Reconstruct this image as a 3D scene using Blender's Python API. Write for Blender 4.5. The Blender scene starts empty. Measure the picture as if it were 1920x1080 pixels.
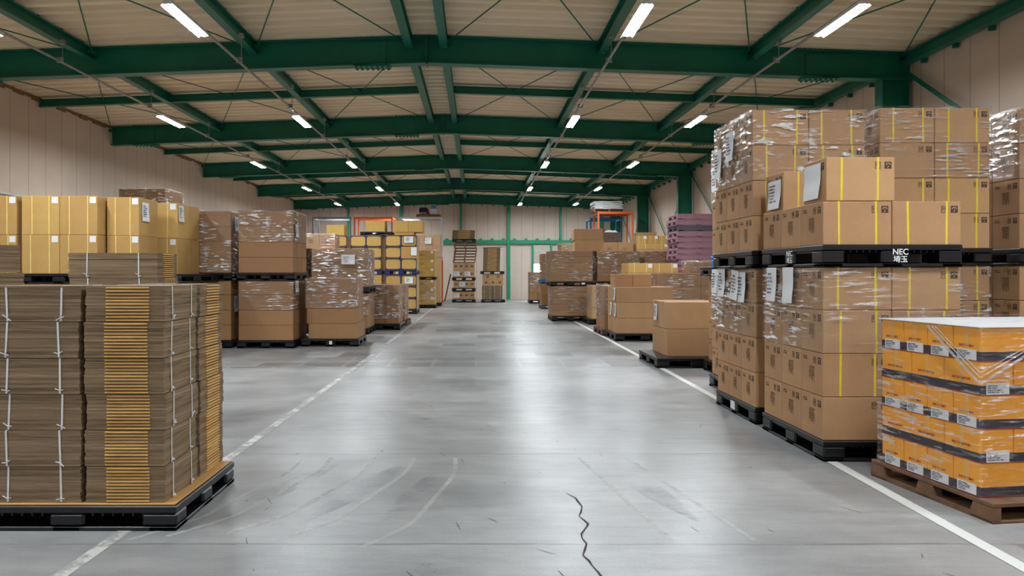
import bpy, math, random
from mathutils import Vector, Matrix

scene = bpy.context.scene
COL = scene.collection
R = math.radians

# ------------------------------------------------------------------ camera, world, exposure
cam_data = bpy.data.cameras.new("camera")
cam = bpy.data.objects.new("camera", cam_data)
COL.objects.link(cam)
scene.camera = cam
cam.location = (0.0, 0.0, 1.30)
cam.rotation_euler = (R(90), 0, 0)
cam_data.sensor_width = 36.0
cam_data.lens = 36.0 * 1400 / 1920
cam_data.shift_x = (960 - 893) / 1920
cam_data.shift_y = (512 - 540) / 1920
cam_data.clip_end = 200

world = bpy.data.worlds.new("world")
scene.world = world
world.use_nodes = True
world.node_tree.nodes["Background"].inputs[0].default_value = (0.6, 0.7, 0.8, 1)
world.node_tree.nodes["Background"].inputs[1].default_value = 0.02

scene.view_settings.view_transform = 'Standard'
scene.view_settings.look = 'None'
scene.view_settings.gamma = 1
scene.view_settings.use_curve_mapping = False
scene.view_settings.exposure = 0.0
TUBE_STRENGTH = 355.0

# ------------------------------------------------------------------ materials
def lin(c):
    out = []
    for v in c:
        v = v / 255.0
        out.append(v / 12.92 if v <= 0.04045 else ((v + 0.055) / 1.055) ** 2.4)
    return (*out, 1.0)

M = {}

class NT:
    """small helper round one material's node tree"""
    def __init__(self, name):
        self.m = bpy.data.materials.new(name)
        self.m.use_nodes = True
        self.t = self.m.node_tree
        self.b = self.t.nodes["Principled BSDF"]
        M[name] = self.m
        self.co = None
    def n(self, kind, **kw):
        nd = self.t.nodes.new(kind)
        for k, v in kw.items():
            setattr(nd, k, v)
        return nd
    def l(self, a, b):
        self.t.links.new(a, b)
    def coord(self, scale=(1, 1, 1), kind='Object'):
        tc = self.n('ShaderNodeTexCoord')
        mp = self.n('ShaderNodeMapping')
        mp.inputs['Scale'].default_value = scale
        self.l(tc.outputs[kind], mp.inputs[0])
        return mp.outputs[0]
    def noise(self, scale, detail=3, rough=0.6, vscale=(1, 1, 1), kind='Object'):
        nz = self.n('ShaderNodeTexNoise')
        nz.inputs['Scale'].default_value = scale
        nz.inputs['Detail'].default_value = detail
        nz.inputs['Roughness'].default_value = rough
        self.l(self.coord(vscale, kind), nz.inputs['Vector'])
        return nz.outputs['Fac']
    def ramp(self, src, stops):
        r = self.n('ShaderNodeValToRGB')
        els = r.color_ramp.elements
        while len(els) < len(stops):
            els.new(0.5)
        for e, (p, c) in zip(els, stops):
            e.position = p
            e.color = c if len(c) == 4 else (*c, 1)
        self.l(src, r.inputs[0])
        return r.outputs[0]
    def math(self, op, a, b=None, clamp=False):
        nd = self.n('ShaderNodeMath', operation=op, use_clamp=clamp)
        for i, v in enumerate((a, b)):
            if v is None:
                continue
            if isinstance(v, (int, float)):
                nd.inputs[i].default_value = v
            else:
                self.l(v, nd.inputs[i])
        return nd.outputs[0]
    def mix(self, fac, a, b, blend='MIX'):
        nd = self.n('ShaderNodeMix', data_type='RGBA', blend_type=blend)
        for i, v in ((0, fac), (6, a), (7, b)):
            if isinstance(v, (int, float, tuple)):
                nd.inputs[i].default_value = v
            else:
                self.l(v, nd.inputs[i])
        return nd.outputs[2]
    def bump(self, h, strength=0.3, dist=0.01):
        bp = self.n('ShaderNodeBump')
        bp.inputs['Strength'].default_value = strength
        bp.inputs['Distance'].default_value = dist
        self.l(h, bp.inputs['Height'])
        return bp.outputs[0]
    def set(self, color=None, rough=None, metal=None, spec=None, normal=None):
        for k, v in (('Base Color', color), ('Roughness', rough), ('Metallic', metal), ('Specular IOR Level', spec), ('Normal', normal)):
            if v is None:
                continue
            if isinstance(v, (int, float, tuple)):
                self.b.inputs[k].default_value = v
            else:
                self.l(v, self.b.inputs[k])
        return self.m

def plain(name, c, rough=0.5, metal=0.0, spec=0.4, vary=0.12, scale=6.0):
    t = NT(name)
    c0 = lin(c)
    f = t.noise(scale, 4)
    lo = tuple(v * (1 - vary) for v in c0[:3]) + (1,)
    hi = tuple(min(1, v * (1 + vary)) for v in c0[:3]) + (1,)
    return t.set(t.ramp(f, [(0.3, lo), (0.7, hi)]), rough, metal, spec)

def cardboard(name, c, spread=0.16):
    t = NT(name)
    c0 = lin(c)
    f = t.noise(3.0, 5, 0.65)
    g = t.noise(90.0, 2, 0.5, (1, 1, 0.25))
    col = t.ramp(f, [(0.25, tuple(v * 0.90 for v in c0[:3])), (0.75, tuple(min(1, v * 1.08) for v in c0[:3]))])
    col = t.mix(0.10, col, t.ramp(g, [(0.3, (0.5, 0.4, 0.3)), (0.7, (1, 0.95, 0.85))]), 'MULTIPLY')
    oi = t.n('ShaderNodeObjectInfo')
    hs = t.n('ShaderNodeHueSaturation')
    t.l(t.math('ADD', t.math('MULTIPLY', oi.outputs['Random'], spread), 1 - spread / 2), hs.inputs['Value'])
    t.l(t.math('ADD', t.math('MULTIPLY', oi.outputs['Random'], 0.008), 0.496), hs.inputs['Hue'])
    t.l(col, hs.inputs['Color'])
    return t.set(hs.outputs[0], 0.62, 0, 0.25, t.bump(g, 0.08, 0.002))

cardboard('card_tan', (182, 142, 104))
cardboard('card_brown', (158, 120, 84))
cardboard('card_pale', (194, 156, 116))
cardboard('card_yellow', (190, 152, 92))
cardboard('card_gold', (194, 156, 86))
cardboard('card_dark', (128, 98, 70))
cardboard('card_sheet', (202, 156, 96))
plain('tape', (176, 136, 92), 0.22, 0, 0.6, 0.06)
plain('strap_yellow', (226, 198, 58), 0.35)
plain('strap_cream', (226, 202, 116), 0.35)
plain('print_dark', (72, 56, 42), 0.7, vary=0.2)
plain('print_light', (196, 158, 116), 0.7)
plain('paper', (226, 228, 232), 0.6, vary=0.03)
plain('ink', (70, 78, 104), 0.7)
plain('ink_red', (170, 60, 40), 0.7)
plain('plastic_black', (12, 12, 18), 0.38, 0, 0.5, 0.25, 12)
plain('plastic_blue', (24, 112, 178), 0.4)
plain('plastic_navy', (32, 42, 92), 0.4)
plain('plastic_purple', (160, 118, 132), 0.5, vary=0.10)
plain('plastic_grey', (92, 84, 98), 0.5)
plain('plastic_maroon', (86, 58, 56), 0.5)
plain('lettering_white', (232, 234, 236), 0.5, vary=0.02)
plain('wood', (136, 102, 72), 0.7, vary=0.3, scale=9)
plain('wood_dark', (84, 62, 50), 0.7, vary=0.3, scale=9)
plain('twine', (214, 216, 220), 0.5)
plain('orange_box', (250, 168, 28), 0.4, 0, 0.45, 0.05)
plain('navy_band', (40, 40, 56), 0.4)
plain('red_line', (150, 44, 40), 0.4)
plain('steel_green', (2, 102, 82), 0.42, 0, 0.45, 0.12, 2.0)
plain('steel_green_lit', (18, 146, 106), 0.42, 0, 0.45, 0.08, 2.0)  # same green paint as the beams, with stronger light put into the colour
plain('galvanised', (150, 150, 150), 0.4, 0.6)
plain('pipe_grey', (150, 146, 142), 0.4, 0.3)
plain('bolt_brass', (170, 140, 90), 0.4, 0.6)
plain('rack_orange', (214, 96, 48), 0.45)
plain('rack_white', (210, 212, 210), 0.45)
plain('rack_grey', (112, 118, 126), 0.45)
plain('rack_blue', (44, 128, 176), 0.45)
plain('bag_black', (36, 36, 42), 0.3)
plain('bag_white', (214, 216, 220), 0.45)
plain('box_blue', (70, 150, 196), 0.5)
plain('lamp_housing', (220, 224, 226), 0.35)
plain('line_white', (206, 208, 206), 0.55, vary=0.15, scale=9)
plain('crack', (58, 50, 50), 0.9)
plain('scuff', (78, 78, 80), 0.7)
plain('door_panel', (196, 188, 178), 0.5)

def emis(name, c, s):
    t = NT(name)
    t.b.inputs['Emission Color'].default_value = (*c, 1)
    t.b.inputs['Emission Strength'].default_value = s
    t.b.inputs['Base Color'].default_value = (0.9, 0.9, 0.9, 1)
    return t.m
emis('tube_light', (0.90, 0.96, 1.0), TUBE_STRENGTH)
emis('daylight_pane', (0.85, 0.93, 1.0), 40.0)

# cut edges of corrugated board: thin sheets, each a little different, with the flute pattern
t = NT('flute_edge')
zrow = t.noise(55.0, 2, 0.6, (0.05, 0.05, 1.0))
wv = t.n('ShaderNodeTexWave', wave_type='BANDS', bands_direction='DIAGONAL')
wv.inputs['Scale'].default_value = 42
wv.inputs['Distortion'].default_value = 1.2
t.l(t.coord((1, 1, 1.6)), wv.inputs['Vector'])
col = t.ramp(zrow, [(0.25, lin((108, 90, 70))), (0.7, lin((166, 142, 114)))])
col = t.mix(0.45, col, t.ramp(wv.outputs['Fac'], [(0.3, (0.42, 0.40, 0.38)), (0.7, (1, 1, 1))]), 'MULTIPLY')
t.set(col, 0.8, 0, 0.15)
t = NT('fold_gold')
zrow = t.noise(60.0, 2, 0.6, (0.05, 0.05, 1.0))
t.set(t.ramp(zrow, [(0.25, lin((196, 146, 78))), (0.75, lin((240, 196, 122)))]), 0.6, 0, 0.25)

# clear stretch film: mostly see-through, glossy along its pleats
def film(name, base, streak, lo, vsc=(1.6, 1.6, 15)):
    t = NT(name)
    t.t.nodes.remove(t.b)
    out = t.t.nodes['Material Output']
    tr = t.n('ShaderNodeBsdfTransparent')
    tr.inputs[0].default_value = (0.94, 0.94, 0.94, 1)
    gl = t.n('ShaderNodeBsdfGlossy')
    gl.inputs['Roughness'].default_value = 0.27
    gl.inputs[0].default_value = (0.95, 0.97, 1, 1)
    df = t.n('ShaderNodeBsdfDiffuse')
    df.inputs[0].default_value = (0.9, 0.9, 0.9, 1)
    n1 = t.noise(2.4, 5, 0.62, vsc)
    n2 = t.noise(7.0, 3, 0.6, (1.5, 1.5, 4))
    n3 = t.noise(1.7, 2, 0.5)
    h = t.math('ADD', n1, t.math('MULTIPLY', n2, 0.8))
    bp = t.bump(h, 1.0, 0.035)
    t.l(bp, gl.inputs['Normal'])
    f = t.ramp(n1, [(0.52, (0, 0, 0)), (0.60, (1, 1, 1))])
    f = t.math('MULTIPLY', f, t.ramp(n3, [(lo, (0.04, 0.04, 0.04)), (lo + .12, (1, 1, 1))]))
    lw = t.n('ShaderNodeLayerWeight')
    lw.inputs['Blend'].default_value = 0.25
    f = t.math('ADD', t.math('MULTIPLY', f, streak), base)
    f = t.math('ADD', f, t.math('MULTIPLY', lw.outputs['Fresnel'], 0.08), True)
    sh = t.n('ShaderNodeMixShader')
    sh.inputs[0].default_value = 0.22
    t.l(gl.outputs[0], sh.inputs[1]); t.l(df.outputs[0], sh.inputs[2])
    mx = t.n('ShaderNodeMixShader')
    t.l(f, mx.inputs[0]); t.l(tr.outputs[0], mx.inputs[1]); t.l(sh.outputs[0], mx.inputs[2])
    t.l(mx.outputs[0], out.inputs['Surface'])
film('film', 0.03, 0.80, 0.46)
film('film_heavy', 0.04, 0.90, 0.42, (2.2, 2.2, 11))
film('film_rope', 0.35, 0.5, 0.2)
film('film_thin', 0.04, 0.55, 0.42, (2.0, 2.0, 16))

# concrete floor
t = NT('concrete')
big = t.noise(0.35, 5, 0.6, (1, 0.7, 1))
mid = t.noise(2.2, 6, 0.7, (0.7, 1.2, 1))
fine = t.noise(60, 3, 0.7)
streaky = t.noise(2.6, 6, 0.72, (0.8, 4.0, 1))
spots = t.noise(1.1, 8, 0.75, (0.55, 1.6, 1))
col = t.ramp(big, [(0.34, lin((128, 130, 132))), (0.66, lin((190, 191, 191)))])
col = t.mix(0.5, col, t.ramp(mid, [(0.3, (0.58, 0.58, 0.60)), (0.7, (1.0, 1.0, 1.0))]), 'MULTIPLY')
col = t.mix(0.55, col, t.ramp(streaky, [(0.34, (0.66, 0.66, 0.67)), (0.60, (1.0, 1.0, 1.0))]), 'MULTIPLY')
col = t.mix(0.35, col, t.ramp(fine, [(0.3, (0.6, 0.6, 0.6)), (0.7, (1, 1, 1))]), 'MULTIPLY')
col = t.mix(t.ramp(spots, [(0.56, (0, 0, 0)), (0.85, (0.5, 0.5, 0.5))]), col, lin((92, 94, 98)))
# worn rubber patches in rows across the aisle
tc = t.n('ShaderNodeTexCoord')
sp = t.n('ShaderNodeSeparateXYZ')
t.l(tc.outputs['Object'], sp.inputs[0])
X, Y = sp.outputs[0], sp.outputs[1]
bk = t.n('ShaderNodeTexBrick', offset=0.5)
bk.inputs['Scale'].default_value = 1.0
bk.inputs['Brick Width'].default_value = 0.62
bk.inputs['Row Height'].default_value = 1.15
bk.inputs['Mortar Size'].default_value = 0.02
bk.inputs['Color1'].default_value = (0, 0, 0, 1)
bk.inputs['Color2'].default_value = (1, 1, 1, 1)
bk.inputs['Mortar'].default_value = (0.2, 0.2, 0.2, 1)
t.l(tc.outputs['Object'], bk.inputs['Vector'])
band = t.math('MULTIPLY', t.math('GREATER_THAN', Y, 10.2), t.math('LESS_THAN', Y, 21.0))
row = t.noise(0.9, 2, 0.5, (0.06, 1.0, 1))
pf = t.math('MULTIPLY', t.math('MULTIPLY', t.ramp(bk.outputs['Color'], [(0.3, (0, 0, 0)), (0.9, (1, 1, 1))]), band),
            t.ramp(row, [(0.44, (0, 0, 0)), (0.52, (0.9, 0.9, 0.9))]))
pf = t.math('MULTIPLY', pf, t.ramp(mid, [(0.3, (0.3, 0.3, 0.3)), (0.6, (1, 1, 1))]))
col = t.mix(pf, col, lin((88, 90, 94)))
# saw-cut joints across and along the aisle
wob = t.math('MULTIPLY', t.math('SUBTRACT', t.noise(1.5, 3), 0.5), 0.05)
for axis, c in ((Y, 3.58), (Y, 5.37), (Y, 7.02), (Y, 9.4), (Y, 12.3), (Y, 16.1), (Y, 21.0), (Y, 27.0)):
    d = t.math('ABSOLUTE', t.math('SUBTRACT', t.math('ADD', axis, wob), c))
    ln = t.math('LESS_THAN', d, 0.010)
    ln = t.math('MULTIPLY', ln, t.ramp(mid, [(0.35, (0.1, 0.1, 0.1)), (0.6, (0.6, 0.6, 0.6))]))
    col = t.mix(ln, col, lin((76, 76, 78)))
rf = t.ramp(mid, [(0.3, (0.27, 0.27, 0.27)), (0.7, (0.40, 0.40, 0.40))])
t.set(col, rf, 0, 0.5, t.bump(fine, 0.06, 0.004))

def panel_wall(name, c, axis, pitch):
    t = NT(name)
    tc = t.n('ShaderNodeTexCoord')
    sp = t.n('ShaderNodeSeparateXYZ')
    t.l(tc.outputs['Object'], sp.inputs[0])
    v = sp.outputs[axis]
    fr = t.math('FRACT', t.math('DIVIDE', v, pitch))
    seam = t.math('LESS_THAN', fr, 0.018 / pitch)
    f = t.noise(1.2, 4, 0.6)
    c0 = lin(c)
    col = t.ramp(f, [(0.3, tuple(x * 0.94 for x in c0[:3])), (0.7, tuple(x * 1.04 for x in c0[:3]))])
    flute = t.math('FRACT', t.math('DIVIDE', v, 0.1))
    col = t.mix(t.math('MULTIPLY', seam, 0.55), col, lin((110, 98, 90)))
    t.set(col, 0.5, 0, 0.3, t.bump(flute, 0.05, 0.004))
panel_wall('panel_side', (216, 196, 178), 1, 0.60)
panel_wall('panel_back', (216, 200, 188), 0, 0.56)
t = NT('roof_deck')
f = t.noise(1.0, 5, 0.6, (0.15, 3, 1))
t.set(t.ramp(f, [(0.3, lin((228, 208, 176))), (0.7, lin((246, 230, 202)))]), 0.6, 0, 0.3)

# ------------------------------------------------------------------ mesh helpers
class MB:
    def __init__(self):
        self.v, self.f, self.mi = [], [], []
    def add(self, vs, fs, mi=0):
        o = len(self.v)
        self.v += [tuple(p) for p in vs]
        self.f += [tuple(i + o for i in f) for f in fs]
        self.mi += [mi] * len(fs)
        return self
    def box(self, x0, y0, z0, x1, y1, z1, mi=0):
        vs = [(x, y, z) for z in (z0, z1) for y in (y0, y1) for x in (x0, x1)]
        return self.add(vs, [(0, 2, 3, 1), (4, 5, 7, 6), (0, 1, 5, 4), (2, 6, 7, 3), (0, 4, 6, 2), (1, 3, 7, 5)], mi)
    def cbox(self, x0, y0, z0, x1, y1, z1, b=0.004, mi=0):
        """box with chamfered edges"""
        lo, hi = (x0, y0, z0), (x1, y1, z1)
        idx, vs = {}, []
        for sx in (0, 1):
            for sy in (0, 1):
                for sz in (0, 1):
                    s = (sx, sy, sz)
                    for ax in range(3):
                        p = []
                        for k in range(3):
                            e = hi[k] if s[k] else lo[k]
                            p.append(e if k == ax else e + (-b if s[k] else b))
                        idx[(s, ax)] = len(vs)
                        vs.append(tuple(p))
        fs = []
        for ax in range(3):
            u, w = [k for k in range(3) if k != ax]
            for s in (0, 1):
                loop = []
                for a, c in ((0, 0), (1, 0), (1, 1), (0, 1)):
                    q = [0, 0, 0]; q[ax] = s; q[u] = a; q[w] = c
                    loop.append(idx[(tuple(q), ax)])
                if (s == 1) != (ax != 1):
                    loop.reverse()
                fs.append(tuple(loop))
            for a in (0, 1):
                for c in (0, 1):
                    q0 = [0, 0, 0]; q0[u] = a; q0[w] = c
                    q1 = list(q0); q1[ax] = 1
                    q0, q1 = tuple(q0), tuple(q1)
                    lp = [idx[(q0, u)], idx[(q1, u)], idx[(q1, w)], idx[(q0, w)]]
                    fs.append(tuple(lp))
        for sx in (0, 1):
            for sy in (0, 1):
                for sz in (0, 1):
                    s = (sx, sy, sz)
                    fs.append((idx[(s, 0)], idx[(s, 1)], idx[(s, 2)]))
        return self.add(vs, fs, mi)
    def bar(self, p0, p1, w, h, up=(0, 0, 1), mi=0):
        """rectangular bar between two points"""
        p0, p1 = Vector(p0), Vector(p1)
        d = (p1 - p0).normalized()
        s = d.cross(Vector(up))
        if s.length < 1e-6:
            s = d.cross(Vector((1, 0, 0)))
        s.normalize()
        u = s.cross(d)
        vs = [p + s * (w / 2 * a) + u * (h / 2 * c) for p in (p0, p1) for a, c in ((-1, -1), (1, -1), (1, 1), (-1, 1))]
        return self.add(vs, [(0, 1, 2, 3), (7, 6, 5, 4), (0, 4, 5, 1), (1, 5, 6, 2), (2, 6, 7, 3), (3, 7, 4, 0)], mi)
    def tube(self, p0, p1, r, n=8, mi=0):
        p0, p1 = Vector(p0), Vector(p1)
        d = (p1 - p0).normalized()
        s = d.cross(Vector((0, 0, 1)))
        if s.length < 1e-6:
            s = Vector((1, 0, 0))
        s.normalize()
        u = s.cross(d)
        vs = [p + (s * math.cos(2 * math.pi * k / n) + u * math.sin(2 * math.pi * k / n)) * r for p in (p0, p1) for k in range(n)]
        fs = [(k, (k + 1) % n, n + (k + 1) % n, n + k) for k in range(n)]
        fs += [tuple(range(n))[::-1], tuple(range(n, 2 * n))]
        return self.add(vs, fs, mi)
    def ibeam(self, p0, p1, depth, width, tw=0.012, tf=0.018, mi=0):
        """I section; p0, p1 on the top face centre line"""
        p0, p1 = Vector(p0), Vector(p1)
        d = (p1 - p0).normalized()
        s = d.cross(Vector((0, 0, 1))).normalized()
        u = s.cross(d)
        w, h = width / 2, depth
        prof = [(-w, 0), (w, 0), (w, -tf), (tw / 2, -tf), (tw / 2, -h + tf), (w, -h + tf), (w, -h), (-w, -h), (-w, -h + tf), (-tw / 2, -h + tf), (-tw / 2, -tf), (-w, -tf)]
        n = len(prof)
        vs = [p + s * a + u * b for p in (p0, p1) for a, b in prof]
        fs = [(k, (k + 1) % n, n + (k + 1) % n, n + k) for k in range(n)]
        fs += [(0, 1, 2, 11), (3, 4, 9, 10), (5, 6, 7, 8), (2, 3, 10, 11), (4, 5, 8, 9)]
        fs += [tuple(n + i for i in f[::-1]) for f in ((0, 1, 2, 11), (3, 4, 9, 10), (5, 6, 7, 8))]
        return self.add(vs, fs, mi)
    def hcol(self, x, y, z0, z1, dx, dy, tw=0.014, tf=0.02, mi=0):
        """H section column, web along x"""
        self.box(x - dx / 2, y - dy / 2, z0, x - dx / 2 + tf, y + dy / 2, z1, mi)
        self.box(x + dx / 2 - tf, y - dy / 2, z0, x + dx / 2, y + dy / 2, z1, mi)
        self.box(x - dx / 2 + tf, y - tw / 2, z0, x + dx / 2 - tf, y + tw / 2, z1, mi)
        return self
    def mesh(self, name, mats, smooth=False):
        me = bpy.data.meshes.new(name)
        me.from_pydata(self.v, [], self.f)
        for m in ([mats] if isinstance(mats, str) else mats):
            me.materials.append(M[m])
        if any(self.mi):
            me.polygons.foreach_set('material_index', self.mi)
        import bmesh
        bm = bmesh.new(); bm.from_mesh(me)
        bmesh.ops.recalc_face_normals(bm, faces=bm.faces)
        bm.to_mesh(me); bm.free()
        if smooth:
            me.polygons.foreach_set('use_smooth', [True] * len(me.polygons))
        return me
    def build(self, name, mats, parent=None, loc=(0, 0, 0), rz=0, smooth=False):
        return place(name, self.mesh(name, mats, smooth), parent, loc, rz)

def place(name, me, parent=None, loc=(0, 0, 0), rz=0):
    o = bpy.data.objects.new(name, me)
    COL.objects.link(o)
    o.location = loc
    o.rotation_euler = (0, 0, rz)
    if parent is not None:
        o.parent = parent
    return o

LABELS = {}
def tag(o, label, cat, group=None, kind=None):
    n = len(label.split())
    if not 4 <= n <= 16:
        print("LABEL LENGTH", n, label)
    if label in LABELS:
        print("LABEL TWICE", label)
    LABELS[label] = o.name
    o['label'] = label
    o['category'] = cat
    if group: o['group'] = group
    if kind: o['kind'] = kind
    return o

def struct(o, label, cat):
    return tag(o, label, cat, None, 'structure')

CACHE = {}
def cached(key, fn):
    if key not in CACHE:
        CACHE[key] = fn()
    return CACHE[key]

ORD = ["first", "second", "third", "fourth", "fifth", "sixth", "seventh", "eighth", "ninth", "tenth", "eleventh", "twelfth",
       "thirteenth", "fourteenth", "fifteenth", "sixteenth", "seventeenth", "eighteenth", "nineteenth", "twentieth"]

# ------------------------------------------------------------------ the building
XL, XR, RIDGE, Y0, YB = -9.0, 7.15, -0.81, -8.0, 37.1
BAY = 6.15
SLOPE = 0.036
def rooftop(x):
    return 5.19 - SLOPE * abs(x - RIDGE)

o = MB().box(XL - .2, Y0 - .2, -0.2, XR + .2, YB + .2, 0).build('floor', 'concrete'); struct(o, 'worn grey concrete warehouse floor', 'floor')
o = MB().box(XL - .2, Y0, 0, XL, YB, 5.5).build('wall_left', 'panel_side'); struct(o, 'cream panelled side wall left of the aisle', 'wall')
o = MB().box(XR, Y0, 0, XR + .2, YB, 5.5).build('wall_right', 'panel_side'); struct(o, 'cream panelled side wall behind the green columns', 'wall')
o = MB().box(XL, YB, 0, XR, YB + .2, 5.5).build('wall_back', 'panel_back'); struct(o, 'cream panelled end wall with green framing', 'wall')
o = MB().box(XL, Y0 - .2, 0, XR, Y0, 5.5).build('wall_front', 'panel_back'); struct(o, 'cream end wall behind the camera', 'wall')

mb = MB()
ys, zs = [], []
y = Y0
while y < YB:
    for dy, dz in ((0, 0), (0.12, 0), (0.165, 0.10), (0.255, 0.10)):
        ys.append(y + dy); zs.append(dz)
    y += 0.30
for xa, xb in ((XL, RIDGE), (RIDGE, XR)):
    vs, fs = [], []
    for yy, dz in zip(ys, zs):
        vs += [(xa, yy, rooftop(xa) + 0.012 + dz), (xb, yy, rooftop(xb) + 0.012 + dz)]
    for k in range(len(ys) - 1):
        fs.append((2 * k, 2 * k + 1, 2 * k + 3, 2 * k + 2))
    mb.add(vs, fs)
mb.box(XL, Y0, 5.45, XR, YB, 5.55)
o = mb.build('ceiling', 'roof_deck'); struct(o, 'ribbed beige metal roof deck', 'ceiling')

# foam strip and eave member along the two side walls
mb = MB(); rnd = random.Random(3)
yy = Y0
while yy < YB - .4:
    h = rnd.uniform(0.03, 0.09)
    mb.box(XL, yy, rooftop(XL) - h, XL + rnd.uniform(.02, .06), yy + .31, rooftop(XL) + .01)
    yy += 0.30
o = mb.build('trim_1', 'card_dark'); struct(o, 'ragged dark sealing strip along left wall top', 'trim')
mb = MB().ibeam((XR - .14, Y0, rooftop(XR) - .03), (XR - .14, YB, rooftop(XR) - .03), 0.18, 0.12)
yy = Y0 + .3
while yy < YB:
    mb.box(XR - .10, yy, rooftop(XR) - .27, XR - .02, yy + .05, rooftop(XR) - .20)
    yy += 0.78
o = mb.build('eave_beam', 'steel_green'); struct(o, 'green eave beam along right wall top', 'beam')

o = MB().box(XL, 12.0, 2.80, XL + .04, 16.0, 2.84).build('trim_2', 'line_white'); struct(o, 'thin white rail high on left wall', 'trim')

def roof_beam(k):
    yb = BAY * k
    if k == 6: yb = 36.85
    mb = MB()
    for xe in (XL, XR):
        mb.ibeam((RIDGE, yb, rooftop(RIDGE)), (xe, yb, rooftop(xe)), 0.45, 0.20)
    mb.box(RIDGE - .012, yb - .1, rooftop(RIDGE) - .47, RIDGE + .012, yb + .1, rooftop(RIDGE) + .0)
    o = mb.build('roof_beam', 'steel_green')
    struct(o, f'wide green cross beam under the roof, {ORD[k - 2] if k > 1 else "nearest hidden"} in view from the camera' if k > 1 else
           ('green cross beam above the camera' if k == 1 else 'green cross beam over the camera position'), 'beam')
    for xs in (RIDGE - 0.9, RIDGE - 7.35, RIDGE + 6.45):
        s = MB()
        zt = rooftop(xs)
        s.box(xs - .30, yb - .10, zt - .475, xs + .30, yb + .10, zt - .445)
        s.box(xs - .22, yb - .025, zt - .40, xs + .22, yb + .025, zt - .05)
        for i in range(7):
            xx = xs - .26 + .52 * i / 6
            for yo in (-.07, .07):
                s.tube((xx, yb + yo, zt - .50), (xx, yb + yo, zt - .47), .016, 6)
                s.tube((xx, yb + yo, zt - .005), (xx, yb + yo, zt + .022), .016, 6)
        s.build('splice_plate', 'steel_green', o)
    if k == 6:
        c = MB()
        xx = XL + .3
        while xx < XR:
            c.box(xx, yb + .05, rooftop(xx) - .52, xx + .05, yb + .1, rooftop(xx) - .44)
            xx += .56
        c.build('clip_row', 'steel_green', o)
for k in range(0, 7):
    roof_beam(k)

MEMBERS = (-6.33, -3.65, -1.10, -0.53, 2.05, 4.53)
MNAME = ('outer left', 'inner left', 'left of ridge', 'right of ridge', 'inner right', 'outer right')
for x, nm in zip(MEMBERS, MNAME):
    mb = MB().ibeam((x, Y0, rooftop(x) - .01), (x, YB - .1, rooftop(x) - .01), 0.19, 0.13)
    o = mb.build('roof_purlin', 'steel_green'); struct(o, f'green longitudinal roof member, {nm}', 'beam')
    lug = MB()
    yy = 6.5
    while yy < YB:
        lug.box(x + .03, yy, rooftop(x) - .005, x + .06, yy + .04, rooftop(x) + .05)
        lug.box(x - .06, yy + .3, rooftop(x) - .005, x - .03, yy + .34, rooftop(x) + .05)
        yy += .6
    lug.build('clip_row', 'steel_green', o)
    b = MB()
    for k in range(1, 7):
        yb = min(BAY * k, 36.85)
        b.tube((x + .02, yb - .16, rooftop(x) - .215), (x + .02, yb - .16, rooftop(x) - .20), .018, 6)
    b.build('bolt_row', 'bolt_brass', o)

for k in range(1, 6):
    yb = BAY * (k + .5)
    mb = MB()
    for xa, xe in ((-1.16, XL), (-.46, XR - .2)):
        mb.ibeam((xa, yb, rooftop(xa) - .03), (xe, yb, rooftop(xe) - .03), 0.15, 0.10, 0.008, 0.012)
    o = mb.build('tie_beam', 'steel_green'); struct(o, f'slender green tie beam in {ORD[k - 1]} bay of the roof', 'beam')

cells = ((XL + .05, -6.40), (-6.26, -3.72), (-3.58, -1.17), (-.46, 1.98), (2.12, 4.46), (4.60, XR - .2))
for k in range(1, 6):
    mb = MB()
    ya, yb = BAY * k + .12, min(BAY * (k + 1), 36.85) - .12
    for xa, xb in cells:
        dz = -.10
        mb.tube((xa, ya, rooftop(xa) + dz), (xb, yb, rooftop(xb) + dz), .011, 5)
        mb.tube((xb, ya, rooftop(xb) + dz), (xa, yb, rooftop(xa) + dz), .011, 5)
        for xx, y1, sx in ((xa, ya, 1), (xb, ya, -1), (xa, yb, 1), (xb, yb, -1)):
            mb.box(min(xx, xx - .06 * sx), y1 - .06, rooftop(xx) + dz - .03, max(xx, xx + .05 * sx), y1 + .06, rooftop(xx) + dz + .03)
    o = mb.build('brace_rods', 'steel_green'); struct(o, f'thin crossed brace rods in {ORD[k - 1]} roof bay', 'bracing')

for k in range(1, 7):
    yb = min(BAY * k, 36.85)
    mb = MB().hcol(XR - .30, yb, 0, rooftop(XR - .3) - .44, .45, .22)
    mb.box(XR - .53, yb - .11, rooftop(XR - .3) - .46, XR - .07, yb + .11, rooftop(XR - .3) - .42)
    o = mb.build('steel_column', 'steel_green')
    struct(o, f'green steel column on right wall under {ORD[k - 2] + " visible" if k > 1 else "overhead"} roof beam', 'column')
mb = MB()
for k in range(1, 6):
    ya, yb = BAY * k, min(BAY * (k + 1), 36.85)
    for y1, y2 in ((ya + .12, yb - .12), (yb - .12, ya + .12)):
        mb.bar((XR - .10, y1, 4.55), (XR - .10, (y1 + y2) / 2 + (0.35 if y2 > y1 else -.35), 2.35), .012, .07)
o = mb.build('wall_braces', 'steel_green'); struct(o, 'green diagonal braces on right wall between columns', 'bracing')
mb = MB().box(XR - .16, 6, 2.28, XR - .02, 36.8, 2.42)
yy = 6.3
while yy < 36.6:
    mb.box(XR - .14, yy, 2.42, XR - .06, yy + .12, 2.50); yy += .56
o = mb.build('wall_girt', 'steel_green_lit'); struct(o, 'green horizontal rail on right wall', 'beam')

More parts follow.
